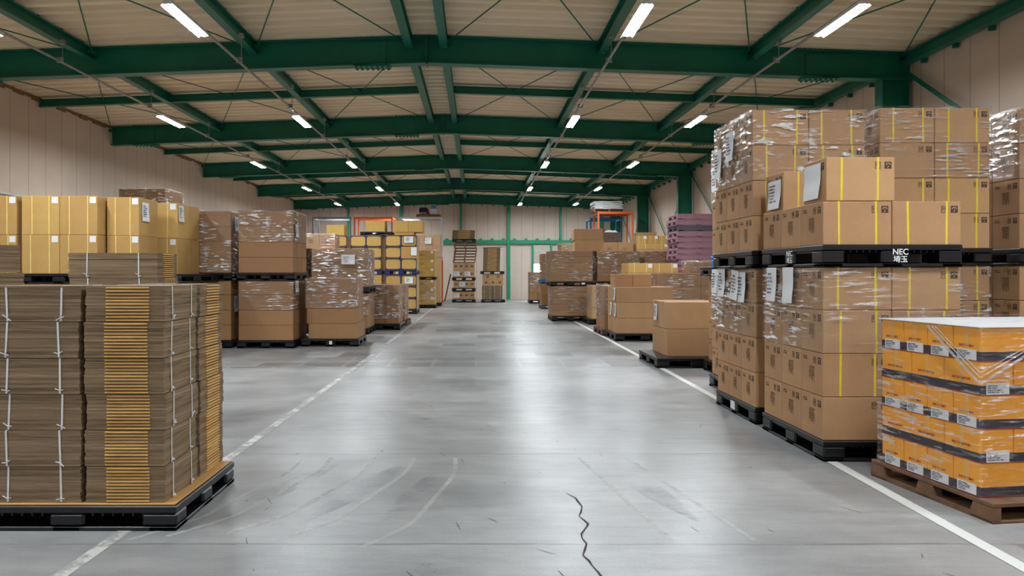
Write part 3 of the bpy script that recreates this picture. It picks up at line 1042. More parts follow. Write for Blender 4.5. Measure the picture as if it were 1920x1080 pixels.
# orange boxes under film, a little turned
OA = R(8)
OX, OY = 2.67, 3.86
def turned(px, py):
    return OX + px * math.cos(OA) - py * math.sin(OA), OY + px * math.sin(OA) + py * math.cos(OA)
root = bpy.data.objects.new('pallet', None); COL.objects.link(root); root.location = (OX, OY, 0); root.rotation_euler.z = OA
tag(root, 'brown wooden pallet under the orange boxes', 'pallet')
plain('wood_brown', (112, 82, 60), 0.6, vary=0.25, scale=9)
MB().cbox(0, 0, .084, 1.10, .95, .108, .004).build('top_deck', 'wood_brown', root)
for yy in (.0, .40, .80):
    MB().cbox(.0, yy, 0, 1.10, yy + .15, .016, .003).build('base_board', 'wood_brown', root)
for i in (0, .47, .94):
    m = MB().box(i, 0, .0, i + .05, .95, .030)
    for y0_, y1_ in ((.0, .13), (.42, .53), (.83, .95)):
        m.add([(i, y0_ - .02, .03), (i + .05, y0_ - .02, .03), (i + .05, y1_ + .02, .03), (i, y1_ + .02, .03), (i, max(0, y0_), .084), (i + .05, max(0, y0_), .084), (i + .05, min(.95, y1_), .084), (i, min(.95, y1_), .084)] if 0 < y0_ < .8 else
              [(i, y0_ - (.02 if y0_ else 0), .03), (i + .05, y0_ - (.02 if y0_ else 0), .03), (i + .05, y1_ + (.02 if not y0_ else 0), .03), (i, y1_ + (.02 if not y0_ else 0), .03), (i, y0_, .084), (i + .05, y0_, .084), (i + .05, y1_, .084), (i, y1_, .084)],
              [(0, 1, 2, 3), (4, 5, 6, 7), (0, 1, 5, 4), (1, 2, 6, 5), (2, 3, 7, 6), (3, 0, 4, 7)])
    m.build('stringer', 'wood_brown', root)
def orange_box(px, py, z, w, d, h, label, side_lab, front_lab):
    cx, cy = turned(px + w / 2, py + d / 2)
    b = MB().cbox(-w / 2, -d / 2, 0, w / 2, d / 2, h, .004)
    o = place('orange_carton', cached(('ob', round(w, 3), round(d, 3)), lambda: b.mesh('carton', 'orange_box')), None, (cx, cy, z), OA)
    tag(o, label, 'carton', 'orange cartons under clear film')
    e = .0012
    bd = MB().box(-w / 2 - e, -d / 2 - e, .006, w / 2 + e, d / 2 + e, .052)
    place('dark_band', cached(('obb', round(w, 3), round(d, 3)), lambda: bd.mesh('dark_band', 'navy_band')), o)
    rl = MB().box(-w / 2 - e * 1.3, -d / 2 - e * 1.3, .0, w / 2 + e * 1.3, d / 2 + e * 1.3, .006)
    place('red_edge', cached(('obr', round(w, 3), round(d, 3)), lambda: rl.mesh('red_edge', 'red_line')), o)
    if side_lab:
        lb = MB().box(-w / 2 - .0026, -d * .36, .004, -w / 2 - .001, d * .34, .060)
        a = place('address_label', lb.mesh('address_label', 'paper'), o); a['label'] = 'white address label'
        tx = place('printed_text', cached(('obt', round(d, 3)), lambda: strokes(d * .6, .045, 5, 3).mesh('printed_text', 'ink')), a, (-w / 2 - .0027, 0, .032)); tx.rotation_euler.z = -math.pi / 2
    if front_lab:
        lb = MB().box(-w * .34, -d / 2 - .0026, .004, w * .36, -d / 2 - .001, .066)
        a = place('address_label', lb.mesh('address_label', 'paper'), o); a['label'] = 'white address label'
        place('printed_text', cached(('obf', round(w, 3)), lambda: strokes(w * .6, .045, 4, 4).mesh('printed_text', 'ink')), a, (0, -d / 2 - .0027, .034))
    tx = place('printed_mark', cached(('obm', round(d, 3)), lambda: strokes(d * .55, .028, 1, 6, 1.0).mesh('printed_mark', 'ink_red')), o, (-w / 2, 0, .080)); tx.rotation_euler.z = -math.pi / 2
    tp = MB().box(-w / 2 - .001, -.014, .0525, w / 2 + .001, .014, h + .0008)
    place('tape', cached(('obq', round(w, 3)), lambda: tp.mesh('tape', 'tape_clear')), o)
plain('tape_clear', (236, 176, 90), 0.2, 0, .6, .05)
nlay = 5
LAYN = ['bottom', 'second', 'third', 'fourth', 'top']
for l in range(nlay):
    z = .112 + l * .1795
    long_ = l % 2 == 1
    ny = 3 if long_ else 4
    d = .775 / ny
    fw = .20 if long_ else .30
    xs = [0.01]
    for j in range(ny):
        orange_box(.012, .09 + j * d, z, fw - .005, d - .005, .1785, f'orange carton with dark band, {ORD[j]} from front, {LAYN[l]} layer, film-wrapped pallet', not long_, j == 0 and long_)
    x = .012 + fw
    n = 0
    while x < .84:
        orange_box(x, .09, z, .20 - .005, d - .005, .1785, f'orange carton with dark band, {ORD[n + 1]} along front row, {LAYN[l]} layer, film-wrapped pallet', False, False)
        x += .20; n += 1
cx, cy = turned(.0, .08)
sl = MB().cbox(0, 0, 0, 1.03, .80, .006, .002).build('slip_sheet', 'bag_white', None, (cx, cy, .112 + nlay * .1795), OA); tag(sl, 'pale slip sheet covering the orange boxes', 'sheet')
wob = wrap(*turned(.0, .08), .112, 1.03, .80, 1.022, 'clear wrinkled stretch wrap around the orange boxes', 'film_thin', OA, seed=31, off=.010)
for k, (dx, wd) in enumerate(((0, .014), (.035, .006), (.06, .004))):
    MB().bar((-.016, .36 - dx, .885), (-.016, -.016, .605 + dx), wd, .004, (1, 0, 0)).bar((-.016, -.018, .605 + dx), (.50 - dx, -.018, .885), wd, .004, (0, 1, 0)).build('film_fold', 'film_rope', wob)
# corner of another pallet at the frame edge
pallet(2.62, 2.45, 0, 1.1, 1.10, .11, 'maroon pallet corner at bottom right frame edge', 'plastic_maroon')

# low stack of plain cartons in front of the third and fourth stacks
load('low pallet beside the floor line', 2.665, 10.44, .135, .78, .86, [.381, .381], 1, 2, 'plain', sheets={(0, 1, 1): [dict(face='L', u=.02, zc=.21, w=.20, h=.24, seed=15, out=.002)]})
black_pallet(2.47, 10.19, 0, 1.10, 1.14, .135, 'under the low plain carton stack')

# long cartons
z = load('long carton stack with side papers', 2.70, 14.30, .14, 1.08, 1.04, [.298] * 3, 1, 2, 'plain',
     sheets={(0, 0, 2): [dict(face='L', u=0, zc=.16, w=.20, h=.24, seed=16, out=.002)], (0, 1, 1): [dict(face='L', u=.1, zc=.15, w=.18, h=.26, seed=17, out=.002)], (0, 0, 1): [dict(face='L', u=.05, zc=.15, w=.18, h=.26, seed=18, out=.002)]})
black_pallet(2.66, 14.26, 0, 1.14, 1.10, .14, 'under the long carton stack')
load('upon the long carton stack', 2.71, 14.62, z, .72, .5, [.245], 2, 1, 'plain')
pallet(2.60, 15.46, 0, 1.1, 1.1, .13, 'maroon pallet behind the long carton stack', 'plastic_maroon')
load('wrapped load behind long carton stack', 2.65, 15.52, .13, 1.0, 1.0, [.305] * 3, 2, 2, 'brown', lod=2)
wrap(2.65, 15.52, .30, 1.0, 1.0, 1.05, 'clear stretch wrap behind the long carton stack', seed=9)

# wide filmed load beside it
z = load('wide wrapped load before purple pallets', 3.90, 15.60, .14, 1.2, 1.1, [.29] * 4, 3, 2, 'brown', lod=2)
black_pallet(3.88, 15.56, 0, 1.24, 1.16, .14, 'under the wide wrapped load')
wrap(3.90, 15.60, .45, 1.2, 1.1, 1.30, 'clear stretch wrap around wide load before purple pallets', seed=10, lip=False)
carton(4.48, 15.66, z, .6, .6, .25, 'brown', 'small wrapped carton on wide load before purple pallets')
wrap(4.48, 15.66, z + .02, .6, .6, z + .26, 'clear stretch wrap around small carton before purple pallets', seed=11, mat='film_heavy')

z = load('load with cream straps behind printed cartons', 3.50, 17.2, .14, 1.15, 1.0, [1.16], 1, 1, 'plain', lod=2)
load('behind the wide wrapped load', 3.50, 17.2, z, 1.15, .8, [.23], 2, 1, 'yellow')
black_pallet(3.46, 17.15, 0, 1.2, 1.1, .14, 'under the cream-strapped load')

# double stacks of flat printed cartons
load('lower double stack of printed cartons', 2.05, 20.22, .14, 1.02, 1.05, [.162] * 5, 1, 2, 'mark')
black_pallet(2.04, 20.2, 0, 1.06, 1.1, .14, 'under the double stack of printed cartons')
black_pallet(2.00, 20.2, .95, 1.14, 1.1, .125, 'in the middle of double printed stack', tagmark=(.85, 0, .09, 'x'))
zt = load('upper double stack of printed cartons', 1.99, 20.2, 1.075, 1.15, 1.08, [.166] * 5, 1, 2, 'mark')
wrap(1.99, 20.2, 1.10, 1.15, 1.08, zt, 'clear stretch wrap, upper double stack of printed cartons', seed=12, lip=False, mat='film')
wrap(2.05, 20.22, .25, 1.02, 1.05, .945, 'clear stretch wrap, lower double stack of printed cartons', seed=13, lip=False)
load('big pale pair beside aisle double stack', 2.72, 20.6, zt, .80, .6, [.31, .31], 1, 1, 'plain', shift={1: (-.02, 0)})
load('small wrapped load beside double stack', 2.93, 18.9, .14, .75, .9, [.28] * 3, 2, 2, 'pale', sheets={(1, 0, 0): [dict(face='F', u=0, zc=.2, w=.13, h=.13, seed=20, out=.022)]}, lod=2)
black_pallet(2.83, 18.8, 0, .95, 1.05, .14, 'under small wrapped load beside double stack')
wrap(2.93, 18.9, .35, .75, .9, .98, 'clear stretch wrap around small load beside double stack', seed=15)
load('lower middle double stack', 3.32, 20.42, .14, 1.12, 1.05, [.162] * 5, 1, 1, 'mark', lod=2)
black_pallet(3.30, 20.4, 0, 1.16, 1.1, .14, 'under the middle double stack')
black_pallet(3.30, 20.4, .95, 1.16, 1.1, .125, 'halfway up the middle double stack')
load('upper middle double stack', 3.30, 20.4, 1.075, 1.16, 1.08, [.277] * 3, 1, 1, 'mark')
wrap(3.30, 20.4, 1.25, 1.16, 1.08, zt, 'clear stretch wrap, upper middle double stack', seed=16, lip=False, mat='film_heavy')
load('lower back double stack beside purple pallets', 4.62, 20.52, .14, 1.05, 1.05, [.81], 1, 1, 'brown', lod=2)
black_pallet(4.60, 20.5, 0, 1.1, 1.1, .14, 'under double stack beside purple pallets')
black_pallet(4.60, 20.5, .95, 1.1, 1.1, .125, 'halfway up double stack beside purple pallets')
load('upper back double stack beside purple pallets', 4.62, 20.52, 1.075, 1.06, 1.05, [.277] * 3, 1, 1, 'mark')
wrap(4.62, 20.52, 1.2, 1.06, 1.05, 1.908, 'clear stretch wrap on double stack beside purple pallets', seed=17)

# stacked empty pallets
for k in range(19):
    mt = 'plastic_grey' if k == 16 else 'plastic_purple'
    pp = pallet(5.13 + .02 * math.sin(k * 2.1), 19.0 + .012 * math.sin(k * 3.7), .148 * k, 1.1, 1.1, .146, f'{"grey" if k == 16 else "purple"} empty pallet, {ORD[k] if k < 18 else "topmost"} from floor in tall pallet stack', mt, group='empty pallets in the tall purple stack')
    q = strokes(.13, .06, 2, 30 + k, 1.0).build('lettering', 'lettering_white', pp, (.98, -.001, .085)); q['label'] = 'small white lettering'

# rows behind
load('tall load behind middle double stack', 4.05, 24.0, .14, 1.0, 1.0, [1.72, .43], 2, 1, 'mark', lod=1)
black_pallet(4.02, 23.96, 0, 1.06, 1.06, .14, 'under tall load behind middle double stack')
load('tall load behind aisle double stack', 2.72, 24.0, .14, 1.0, 1.0, [1.70, .425], 2, 1, 'mark', lod=1)
black_pallet(2.70, 23.96, 0, 1.06, 1.06, .14, 'under tall load behind aisle double stack')
wrap(2.72, 24.0, 1.6, 1.0, 1.0, 2.27, 'clear stretch wrap, tall load behind aisle double stack', seed=18)
cr = MB()
for a in ((0, 0, 0, .54, .5, .02), (0, 0, .02, .54, .015, .33), (0, .485, .02, .54, .5, .33), (0, .015, .02, .015, .485, .33), (.525, .015, .02, .54, .485, .33), (-.01, -.01, .30, .55, 0, .33)):
    cr.box(*a)
cr = cr.build('crate', 'wood_dark', None, (4.14, 24.2, 2.292)); tag(cr, 'dark open crate on top of a carton load', 'crate')
bag = MB(); rn = random.Random(5); vs = []; N = 9
for j in range(N):
    for i in range(N):
        u, v = i / (N - 1), j / (N - 1)
        e = min(u, 1 - u, v, 1 - v)
        vs.append((.03 + .48 * u, .03 + .44 * v, .29 + min(.10, e * .6) + rn.uniform(-.012, .02)))
bag.add(vs, [(j * N + i, j * N + i + 1, (j + 1) * N + i + 1, (j + 1) * N + i) for j in range(N - 1) for i in range(N - 1)])
vs = [(x, y, .03) for x, y, z in vs]
bag.add(vs, [(j * N + i, j * N + i + 1, (j + 1) * N + i + 1, (j + 1) * N + i) for j in range(N - 1) for i in range(N - 1)])
bag = bag.build('plastic_bag', 'bag_white', None, (4.14, 24.2, 2.292), 0, True); tag(bag, 'crumpled white bag filling the dark crate', 'bag')
z = load('tall load behind purple pallets', 5.15, 24.0, .14, 1.08, 1.0, [1.44, .48], 1, 1, 'plain', lod=2)
black_pallet(5.12, 23.96, 0, 1.14, 1.06, .14, 'under tall load behind purple pallets')
load('golden row below pair of crates', 5.15, 24.0, z, 1.08, .8, [.19], 1, 1, 'yellow')
load('golden row above the rear load', 5.15, 24.05, z + .19, 1.08, .7, [.26], 3, 1, 'yellow')
carton(5.20, 24.1, z + .45, .62, .6, .10, 'brown', 'flat brown carton topping golden row behind purple pallets')

# far right corner by the door
load('narrow far stack, lower load', 2.37, 27.0, .14, 1.0, 1.0, [.40, .40], 2, 2, 'brown', lod=2)
pallet(2.34, 26.96, 0, 1.06, 1.06, .14, 'grey pallet under narrow far stack beside door', 'plastic_grey')
pallet(2.34, 26.96, .94, 1.06, 1.06, .13, 'blue pallet in middle of narrow far stack', 'plastic_blue')
load('narrow far stack, upper load', 2.37, 27.0, 1.07, 1.0, 1.0, [.31] * 3, 2, 2, 'brown', lod=2)
wrap(2.37, 27.0, 1.1, 1.0, 1.0, 2.0, 'clear stretch wrap, upper narrow far stack beside door', seed=19)
load('far wrapped load before the door', 2.29, 32.0, .14, 1.0, 1.0, [.30] * 4, 3, 2, 'brown', lod=2)
black_pallet(2.27, 31.96, 0, 1.06, 1.06, .14, 'under far wrapped load before the door')
wrap(2.29, 32.0, .5, 1.0, 1.0, 1.36, 'clear stretch wrap, far load before the door', seed=20, mat='film_heavy')

# ------------------------------------------------------------------ stacking racks
def rack(x, y, z, w, d, h, mat, label, group='stacking racks by the end wall'):
    r_ = bpy.data.objects.new('stacking_rack', None); COL.objects.link(r_); r_.location = (x, y, z)
    tag(r_, label, 'rack', group)
    s = .06
    for px in (0, w - s):
        for py in (0, d - s):
            MB().box(px, py, .04, px + s, py + s, h).build('post', mat, r_)
            MB().box(px - .02, py - .02, 0, px + s + .02, py + s + .02, .04).build('foot', mat, r_)
    for py in (0, d - s):
        MB().box(s, py, h - .08, w - s, py + s, h).build('top_rail', mat, r_)
    for px in (0, w - s):
        MB().box(px, s, h - .08, px + s, d - s, h).build('top_rail', mat, r_)
        MB().box(px, s, .06, px + s, d - s, .12).build('base_rail', mat, r_)
    MB().box(s, d - s, .06, w - s, d, .12).build('base_rail', mat, r_)
    for py in (d * .33, d * .66):
        MB().box(s, py, h - .05, w - s, py + .04, h - .01).build('cross_bar', mat, r_)
    return r_
rack(4.80, 29.5, 0, 1.42, 1.2, 1.84, 'rack_grey', 'grey lower rack under the orange rack')
rack(4.80, 29.5, 1.84, 1.42, 1.2, 1.88, 'rack_orange', 'orange upper rack near right wall columns')
rack(4.82, 31.6, 0, 1.36, 1.2, 1.80, 'rack_grey', 'grey lower rack under the blue rack')
rack(4.82, 31.6, 1.80, 1.36, 1.2, 1.84, 'rack_blue', 'blue upper rack behind the orange rack')
wood_pallet(4.66, 29.55, 3.725, 1.2, 1.1, .12, 'wooden pallet on top of the orange rack')
for k in range(5):
    rn = random.Random(k)
    m = MB(); nn = 10; vs = []
    for j in range(2):
        for i in range(nn + 1):
            for b in range(2):
                u = i / nn
                vs.append((u * 1.12, b * 1.0, j * .05 + .008 * math.sin(u * 12 + k + b)))
    def q(j, i, b): return (j * (nn + 1) + i) * 2 + b
    fs = []
    for i in range(nn):
        fs += [(q(0, i, 0), q(0, i + 1, 0), q(0, i + 1, 1), q(0, i, 1)), (q(1, i, 0), q(1, i, 1), q(1, i + 1, 1), q(1, i + 1, 0)),
               (q(0, i, 0), q(1, i, 0), q(1, i + 1, 0), q(0, i + 1, 0)), (q(0, i, 1), q(0, i + 1, 1), q(1, i + 1, 1), q(1, i, 1))]
    fs += [(q(0, 0, 0), q(0, 0, 1), q(1, 0, 1), q(1, 0, 0)), (q(0, nn, 0), q(1, nn, 0), q(1, nn, 1), q(0, nn, 1))]
    m.add(vs, fs)
    b = m.build('folded_sheet', 'bag_white', None, (4.68 + rn.uniform(-.03, .03), 29.6, 3.855 + k * .062), 0)
    tag(b, f'folded white sheet, {ORD[k]} from the bottom of pile on orange rack', 'sheet', 'folded white sheets on the orange rack')

# ================================================================== LEFT OF THE AISLE
# flat folded cardboard, near pile
def bundle(x, y, z, w, d, h, front, label, group, n=11, string=True, seed=0, fold_sides=('F', 'R')):
    """tied bundle of flat cartons: edges of cut board on two sides, gold folds on the other two.
    front 'E': cut edges face the camera, folds face the aisle; front 'G': the other way round"""
    rn = random.Random(label); m = MB(); g = MB(); p = h / n
    for k in range(n):
        jx, jy = rn.uniform(-.003, .003), rn.uniform(-.003, .003)
        z0 = k * p
        m.box(-w / 2 + jx, -d / 2 + jy, z0 + .0007, w / 2 + jx, d / 2 + jy, z0 + p * .47)
        jx2, jy2 = jx + rn.uniform(-.0015, .0015), jy + rn.uniform(-.0015, .0015)
        m.box(-w / 2 + jx2, -d / 2 + jy2, z0 + p * .50, w / 2 + jx2, d / 2 + jy2, z0 + p - .0004)
        m.box(-w / 2 + .012, -d / 2 + .012, z0, w / 2 - .012, d / 2 - .012, z0 + p)
        if front == 'G':
            c0, c1 = -.24 * w, .30 * w
            e = rn.uniform(0, .004)
            for s in (-1,):
                yy = s * d / 2
                pr = [(yy - s * .002, z0 + p * .16), (yy + s * (.005 + e), z0 + p * .26), (yy + s * (.005 + e), z0 + p * .58), (yy - s * .002, z0 + p * .70)]
                vs = [(xx, a, b) for xx in (c0, c1) for a, b in pr]
                g.add(vs, [(0, 1, 5, 4), (1, 2, 6, 5), (2, 3, 7, 6), (3, 0, 4, 7), (0, 1, 2, 3), (4, 5, 6, 7)])
        else:
            c0, c1 = -.24 * d, .30 * d
            e = rn.uniform(0, .004)
            for s in (1,):
                xx = s * w / 2
                pr = [(xx - s * .002, z0 + p * .16), (xx + s * (.005 + e), z0 + p * .26), (xx + s * (.005 + e), z0 + p * .58), (xx - s * .002, z0 + p * .70)]
                vs = [(a, yy, b) for yy in (c0, c1) for a, b in pr]
                g.add(vs, [(0, 1, 5, 4), (1, 2, 6, 5), (2, 3, 7, 6), (3, 0, 4, 7), (0, 1, 2, 3), (4, 5, 6, 7)])
    o = m.build('cardboard_bundle', 'flute_edge', None, (x + w / 2, y + d / 2, z))
    tag(o, label, 'cardboard bundle', group)
    q = g.build('folded_edges', 'fold_gold', o); q['label'] = 'golden folded edges'
    if string:
        for s in (-.29, .29):
            t_ = MB(); e = .004; b = .0045
            sk = rn.uniform(-.010, .010)
            if front == 'E':
                xx = s * w
                t_.add([(xx - b, -d / 2 - e, .002), (xx + b, -d / 2 - e, .002), (xx + b + sk, -d / 2 - e, h + .0008), (xx - b + sk, -d / 2 - e, h + .0008),
                        (xx - b, -d / 2 - e + .002, .002), (xx + b, -d / 2 - e + .002, .002), (xx + b + sk, -d / 2 - e + .002, h + .0005), (xx - b + sk, -d / 2 - e + .002, h + .0005)],
                       [(0, 1, 2, 3), (4, 5, 6, 7), (0, 1, 5, 4), (1, 2, 6, 5), (2, 3, 7, 6), (0, 3, 7, 4)])
                t_.box(xx - b + sk, -d / 2 - e, h, xx + b + sk, d / 2 + e, h + .0012)
                t_.box(xx - b, d / 2 + e - .002, .002, xx + b, d / 2 + e, h)
                kx, ky = xx, -d / 2 - e - .003
                for a in (-.022, .006, .020):
                    t_.bar((kx, ky, .02), (kx + a, ky - .003, .02 + rn.uniform(-.018, .018)), .005, .004)
            else:
                yy = s * d
                t_.add([(w / 2 + e, yy - b, .002), (w / 2 + e, yy + b, .002), (w / 2 + e, yy + b + sk, h + .0008), (w / 2 + e, yy - b + sk, h + .0008),
                        (w / 2 + e - .002, yy - b, .002), (w / 2 + e - .002, yy + b, .002), (w / 2 + e - .002, yy + b + sk, h + .0005), (w / 2 + e - .002, yy - b + sk, h + .0005)],
                       [(0, 1, 2, 3), (4, 5, 6, 7), (0, 1, 5, 4), (1, 2, 6, 5), (2, 3, 7, 6), (0, 3, 7, 4)])
                t_.box(-w / 2 - e, yy - b + sk, h, w / 2 + e, yy + b + sk, h + .0012)
                t_.box(-w / 2 - e, yy - b, .002, -w / 2 - e + .002, yy + b, h)
                kx, ky = w / 2 + e + .003, yy
                for a in (-.022, .006, .020):
                    t_.bar((kx, ky, .02), (kx + .003, ky + a, .02 + rn.uniform(-.018, .018)), .004, .005)
            q = t_.build('string', 'twine', o); q['label'] = 'white tying string'
    return o

black_pallet(-2.62, 3.76, 0, 1.11, .90, .125, 'under the near pile of flat cardboard')
sh = MB().cbox(-2.605, 3.775, .125, -1.525, 4.645, .134, .002).build('card_sheet', 'card_sheet'); tag(sh, 'smooth tan card sheet under the near flat cardboard pile', 'sheet')
GN = 'flat cardboard bundles, near pile'
for l in range(6):
    z = .136 + .1835 * l
    rn = random.Random(l)
    a, b = rn.uniform(-.006, .006), rn.uniform(-.006, .006)
    L = 'bottom' if l == 0 else ('top' if l == 5 else ORD[l])
    bundle(-1.985 + a, 3.79 + b, z, .402, .435, .181, 'G', f'flat cardboard bundle, front right column, {L} in near pile', GN)
    bundle(-2.480 + b, 3.79 + a, z, .468, .40, .181, 'E', f'flat cardboard bundle, front left column, {L} in near pile', GN)
    bundle(-2.050 + b, 4.262 + a, z, .468, .385, .181, 'E', f'flat cardboard bundle, rear right column, {L} in near pile', GN)

GN = 'flat cardboard bundles behind the near pile'
black_pallet(-3.24, 5.55, 0, .88, 1.0, .13, 'under the second flat cardboard pile')
bundle(-3.06, 5.6, .131, .67, .36, .944, 'E', 'tall block of flat cardboard, lower part of second pile', GN, n=60, string=False)
for l in (5, 6):
    z = .131 + .189 * l
    L = 'upper' if l == 6 else 'lower'
    bundle(-3.06 + .01 * (l % 2), 5.6, z, .67, .36, .186, 'E', f'larger flat cardboard bundle, {L} in the second pile', GN, n=12)
black_pallet(-4.06, 4.74, 0, .96, .9, .13, 'under flat cardboard at left frame edge', rz=R(33))
for l in range(7):
    z = .131 + .196 * l
    L = 'bottom' if l == 0 else ('top' if l == 6 else ORD[l])
    q = bundle(-4.02, 5.3, z, .90, .5, .191, 'E', f'dark flat cardboard bundle, {L} of pile at left frame edge', 'flat cardboard bundles at the left frame edge', n=12)
    a = R(33)
    q.rotation_euler.z = a
    q.location.x = -3.215 - (.025 if l > 5 else 0) + .005 * ((l * 5) % 3) - .45 * math.cos(a) - .25 * math.sin(a)
    q.location.y = 5.3 - .45 * math.sin(a) + .25 * math.cos(a)

# golden strapped cartons on upper pallets along the left
def two_up(phrase, x, y, w, d, nx, ny, style, low, up, plow, pup, name, side='R', lownx=None, wrapmat=None, sheets={}, lowstyle=None, lod=0, lowsheets={}):
    black_pallet(x - .02, y - .03, 0, w + .04, d + .06, plow, f'under the {name}')
    z = load(f'{phrase}, lower load', x, y, plow, w, d, low, lownx or nx, ny, lowstyle or style, side, sheets=lowsheets, lod=lod)
    black_pallet(x - .03, y - .03, z, w + .06, d + .06, pup, f'halfway up the {name}')
    z2 = load(f'{phrase}, upper load', x, y, z + pup, w, d, up, nx, ny, style, side, sheets=sheets, lod=lod)
    return z, z2

two_up('leftmost golden stack', -7.65, 10.8, 1.0, .62, 2, 1, 'yellow', [1.01], [.565] * 2, .14, .14, 'leftmost golden stack', lownx=1)
two_up('second golden stack', -6.58, 10.8, 1.10, .6, 2, 1, 'yellow', [1.01], [.565] * 2, .14, .14, 'second golden stack', lownx=1)
black_pallet(-5.44, 10.97, 0, 1.0, 1.9, .14, 'under the third golden stack')
for l in range(2):
    z = .14 + .505 * l
    L = ('bottom', 'second')[l]
    carton(-5.42, 11.0, z, .45, .65, .503, 'yellow', f'golden carton with cream straps, front, {L} layer, third golden stack', 'cartons, third golden stack')
    carton(-5.37, 11.9, z, .62, .46, .503, 'yellow', f'golden carton with cream straps, middle, {L} layer, third golden stack', 'cartons, third golden stack')
    carton(-5.37, 12.37, z, .62, .46, .503, 'yellow', f'golden carton with cream straps, rear, {L} layer, third golden stack', 'cartons, third golden stack')
black_pallet(-5.44, 10.97, 1.15, 1.0, 1.9, .14, 'halfway up the third golden stack')
for l in range(2):
    z = 1.29 + .565 * l
    L = ('third', 'top')[l]
    s1 = [dict(face='R', u=-.12, zc=.36, w=.22, h=.28, seed=41, out=.002)] if l else ()
    s2 = [dict(face='R', u=-.10, zc=.40, w=.20, h=.26, seed=42, out=.002)] if l else ()
    carton(-5.44, 11.0, z, .47, .65, .563, 'yellow', f'golden carton with cream straps, front, {L} layer, third golden stack', 'cartons, third golden stack', sheets=s1)
    carton(-5.38, 11.9, z, .62, .46, .563, 'yellow', f'golden carton with cream straps, middle, {L} layer, third golden stack', 'cartons, third golden stack', sheets=s2)
    carton(-5.38, 12.37, z, .62, .46, .563, 'yellow', f'golden carton with cream straps, rear, {L} layer, third golden stack', 'cartons, third golden stack')

two_up('tall wrapped stack by left wall', -6.94, 14.5, .9, .88, 1, 1, 'brown', [1.2], [1.16, .29], .14, .15, 'tall wrapped stack by left wall', lod=2)
wrap(-6.94, 14.5, 2.62, .9, .88, 2.94, 'clear stretch wrap topping tall stack by left wall', seed=21, mat='film_heavy')

# long brown cartons under film
zl, zu = two_up('dark wrapped double stack', -5.20, 12.96, .94, .96, 1, 2, 'brown', [.26, .26, .27, .25], [.268] * 4, .135, .13, 'dark wrapped double stack',
       sheets={(0, 0, 3): [dict(face='R', u=.02, zc=.06, w=.20, h=.25, seed=43, out=.022)]},
       lowsheets={(0, 0, 2): [dict(face='R', u=.02, zc=.10, w=.20, h=.28, seed=44, out=.004)]})
wrap(-5.20, 12.96, zl + .14, .94, .96, zu, 'clear stretch wrap, upper dark wrapped double stack', seed=22, mat='film_heavy')
zl, zu = two_up('big wrapped double stack', -4.12, 12.93, .95, 1.0, 1, 3, 'brown', [.26, .26, .27, .25], [.268] * 4, .135, .13, 'big wrapped double stack',
       sheets={(0, 0, 2): [dict(face='R', u=0, zc=.20, w=.20, h=.22, seed=45, out=.022)]},
       lowsheets={(0, 0, 3): [dict(face='R', u=0, zc=.14, w=.22, h=.20, seed=46, out=.022)]})
wrap(-4.12, 12.93, zl + .66, .95, 1.0, zu, 'clear stretch wrap, top of big double stack', seed=23, mat='film_heavy')
wrap(-4.12, 12.93, .66, .95, 1.0, 1.17, 'clear stretch wrap, lower load of big double stack', seed=24, lip=False)
zt = load('low wrapped aisle stack', -3.03, 13.25, .135, .88, .90, [.268] * 4, 1, 3, 'brown', 'R', shift={0: (.05, 0), 1: (.02, 0)})
black_pallet(-3.10, 13.20, 0, 1.02, 1.0, .135, 'under the low wrapped aisle stack', tagmark=(.5, 0, .05, 'x'))
wrap(-3.03, 13.25, .68, .88, .90, zt, 'clear stretch wrap, top of low aisle stack', seed=25, mat='film_heavy')

# wrapped double stack behind it, white paper on the front
zl, zu = two_up('papered double stack', -3.48, 15.82, 1.18, 1.08, 1, 2, 'mark', [.25] * 3, [.203] * 4, .13, .13, 'papered double stack', lowstyle='brown',
       sheets={(0, 0, 2): [dict(face='F', u=.18, zc=.17, w=.28, h=.20, seed=47, out=.022)]})
wrap(-3.48, 15.82, zl + .15, 1.18, 1.08, zu, 'clear stretch wrap, upper papered double stack', seed=26, lip=False, mat='film_heavy')
wrap(-3.48, 15.82, .4, 1.18, 1.08, zl - .01, 'clear stretch wrap, lower papered double stack', seed=36, lip=False)
zl2, zu2 = two_up('plain double stack beside papered stack', -4.78, 15.9, 1.14, 1.05, 1, 1, 'brown', [.25] * 3, [.203] * 4, .13, .13, 'plain double stack beside papered stack')
wrap(-4.78, 15.9, zl2 + .3, 1.14, 1.05, zu2, 'clear stretch wrap, plain double stack beside papered stack', seed=27, lip=False)
for k, x in enumerate((-4.09, -3.70, -3.36)):
    carton(x, 16.0, max(zu, zu2) + .001, .335, .5, .315, 'logo' if k else 'brown', f'{("darker", "pale printed", "pale printed")[k]} carton, {("leftmost", "middle", "rightmost")[k]} of three topping papered double stacks', 'three cartons on the papered stacks')
wrap(-3.71, 16.0, max(zu, zu2) + .02, .69, .5, max(zu, zu2) + .32, 'clear stretch wrap around two pale printed cartons', seed=28)
zt = load('small wrapped stack behind papered stack', -2.70, 17.1, .14, .92, .95, [.445] * 2, 3, 2, 'mark', 'R')
black_pallet(-2.72, 17.05, 0, .98, 1.05, .14, 'under small wrapped stack behind papered stack')
wrap(-2.70, 17.1, .25, .92, .95, zt, 'clear stretch wrap, small stack behind papered stack', seed=29, mat='film_heavy')
zt = load('second small stack before golden crates', -2.68, 18.42, .13, .92, .95, [.445] * 2, 3, 2, 'brown', 'R', lod=1)
wood_pallet(-2.70, 18.36, 0, 1.0, 1.05, .13, 'wooden pallet under second small wrapped stack', 'wood_dark')
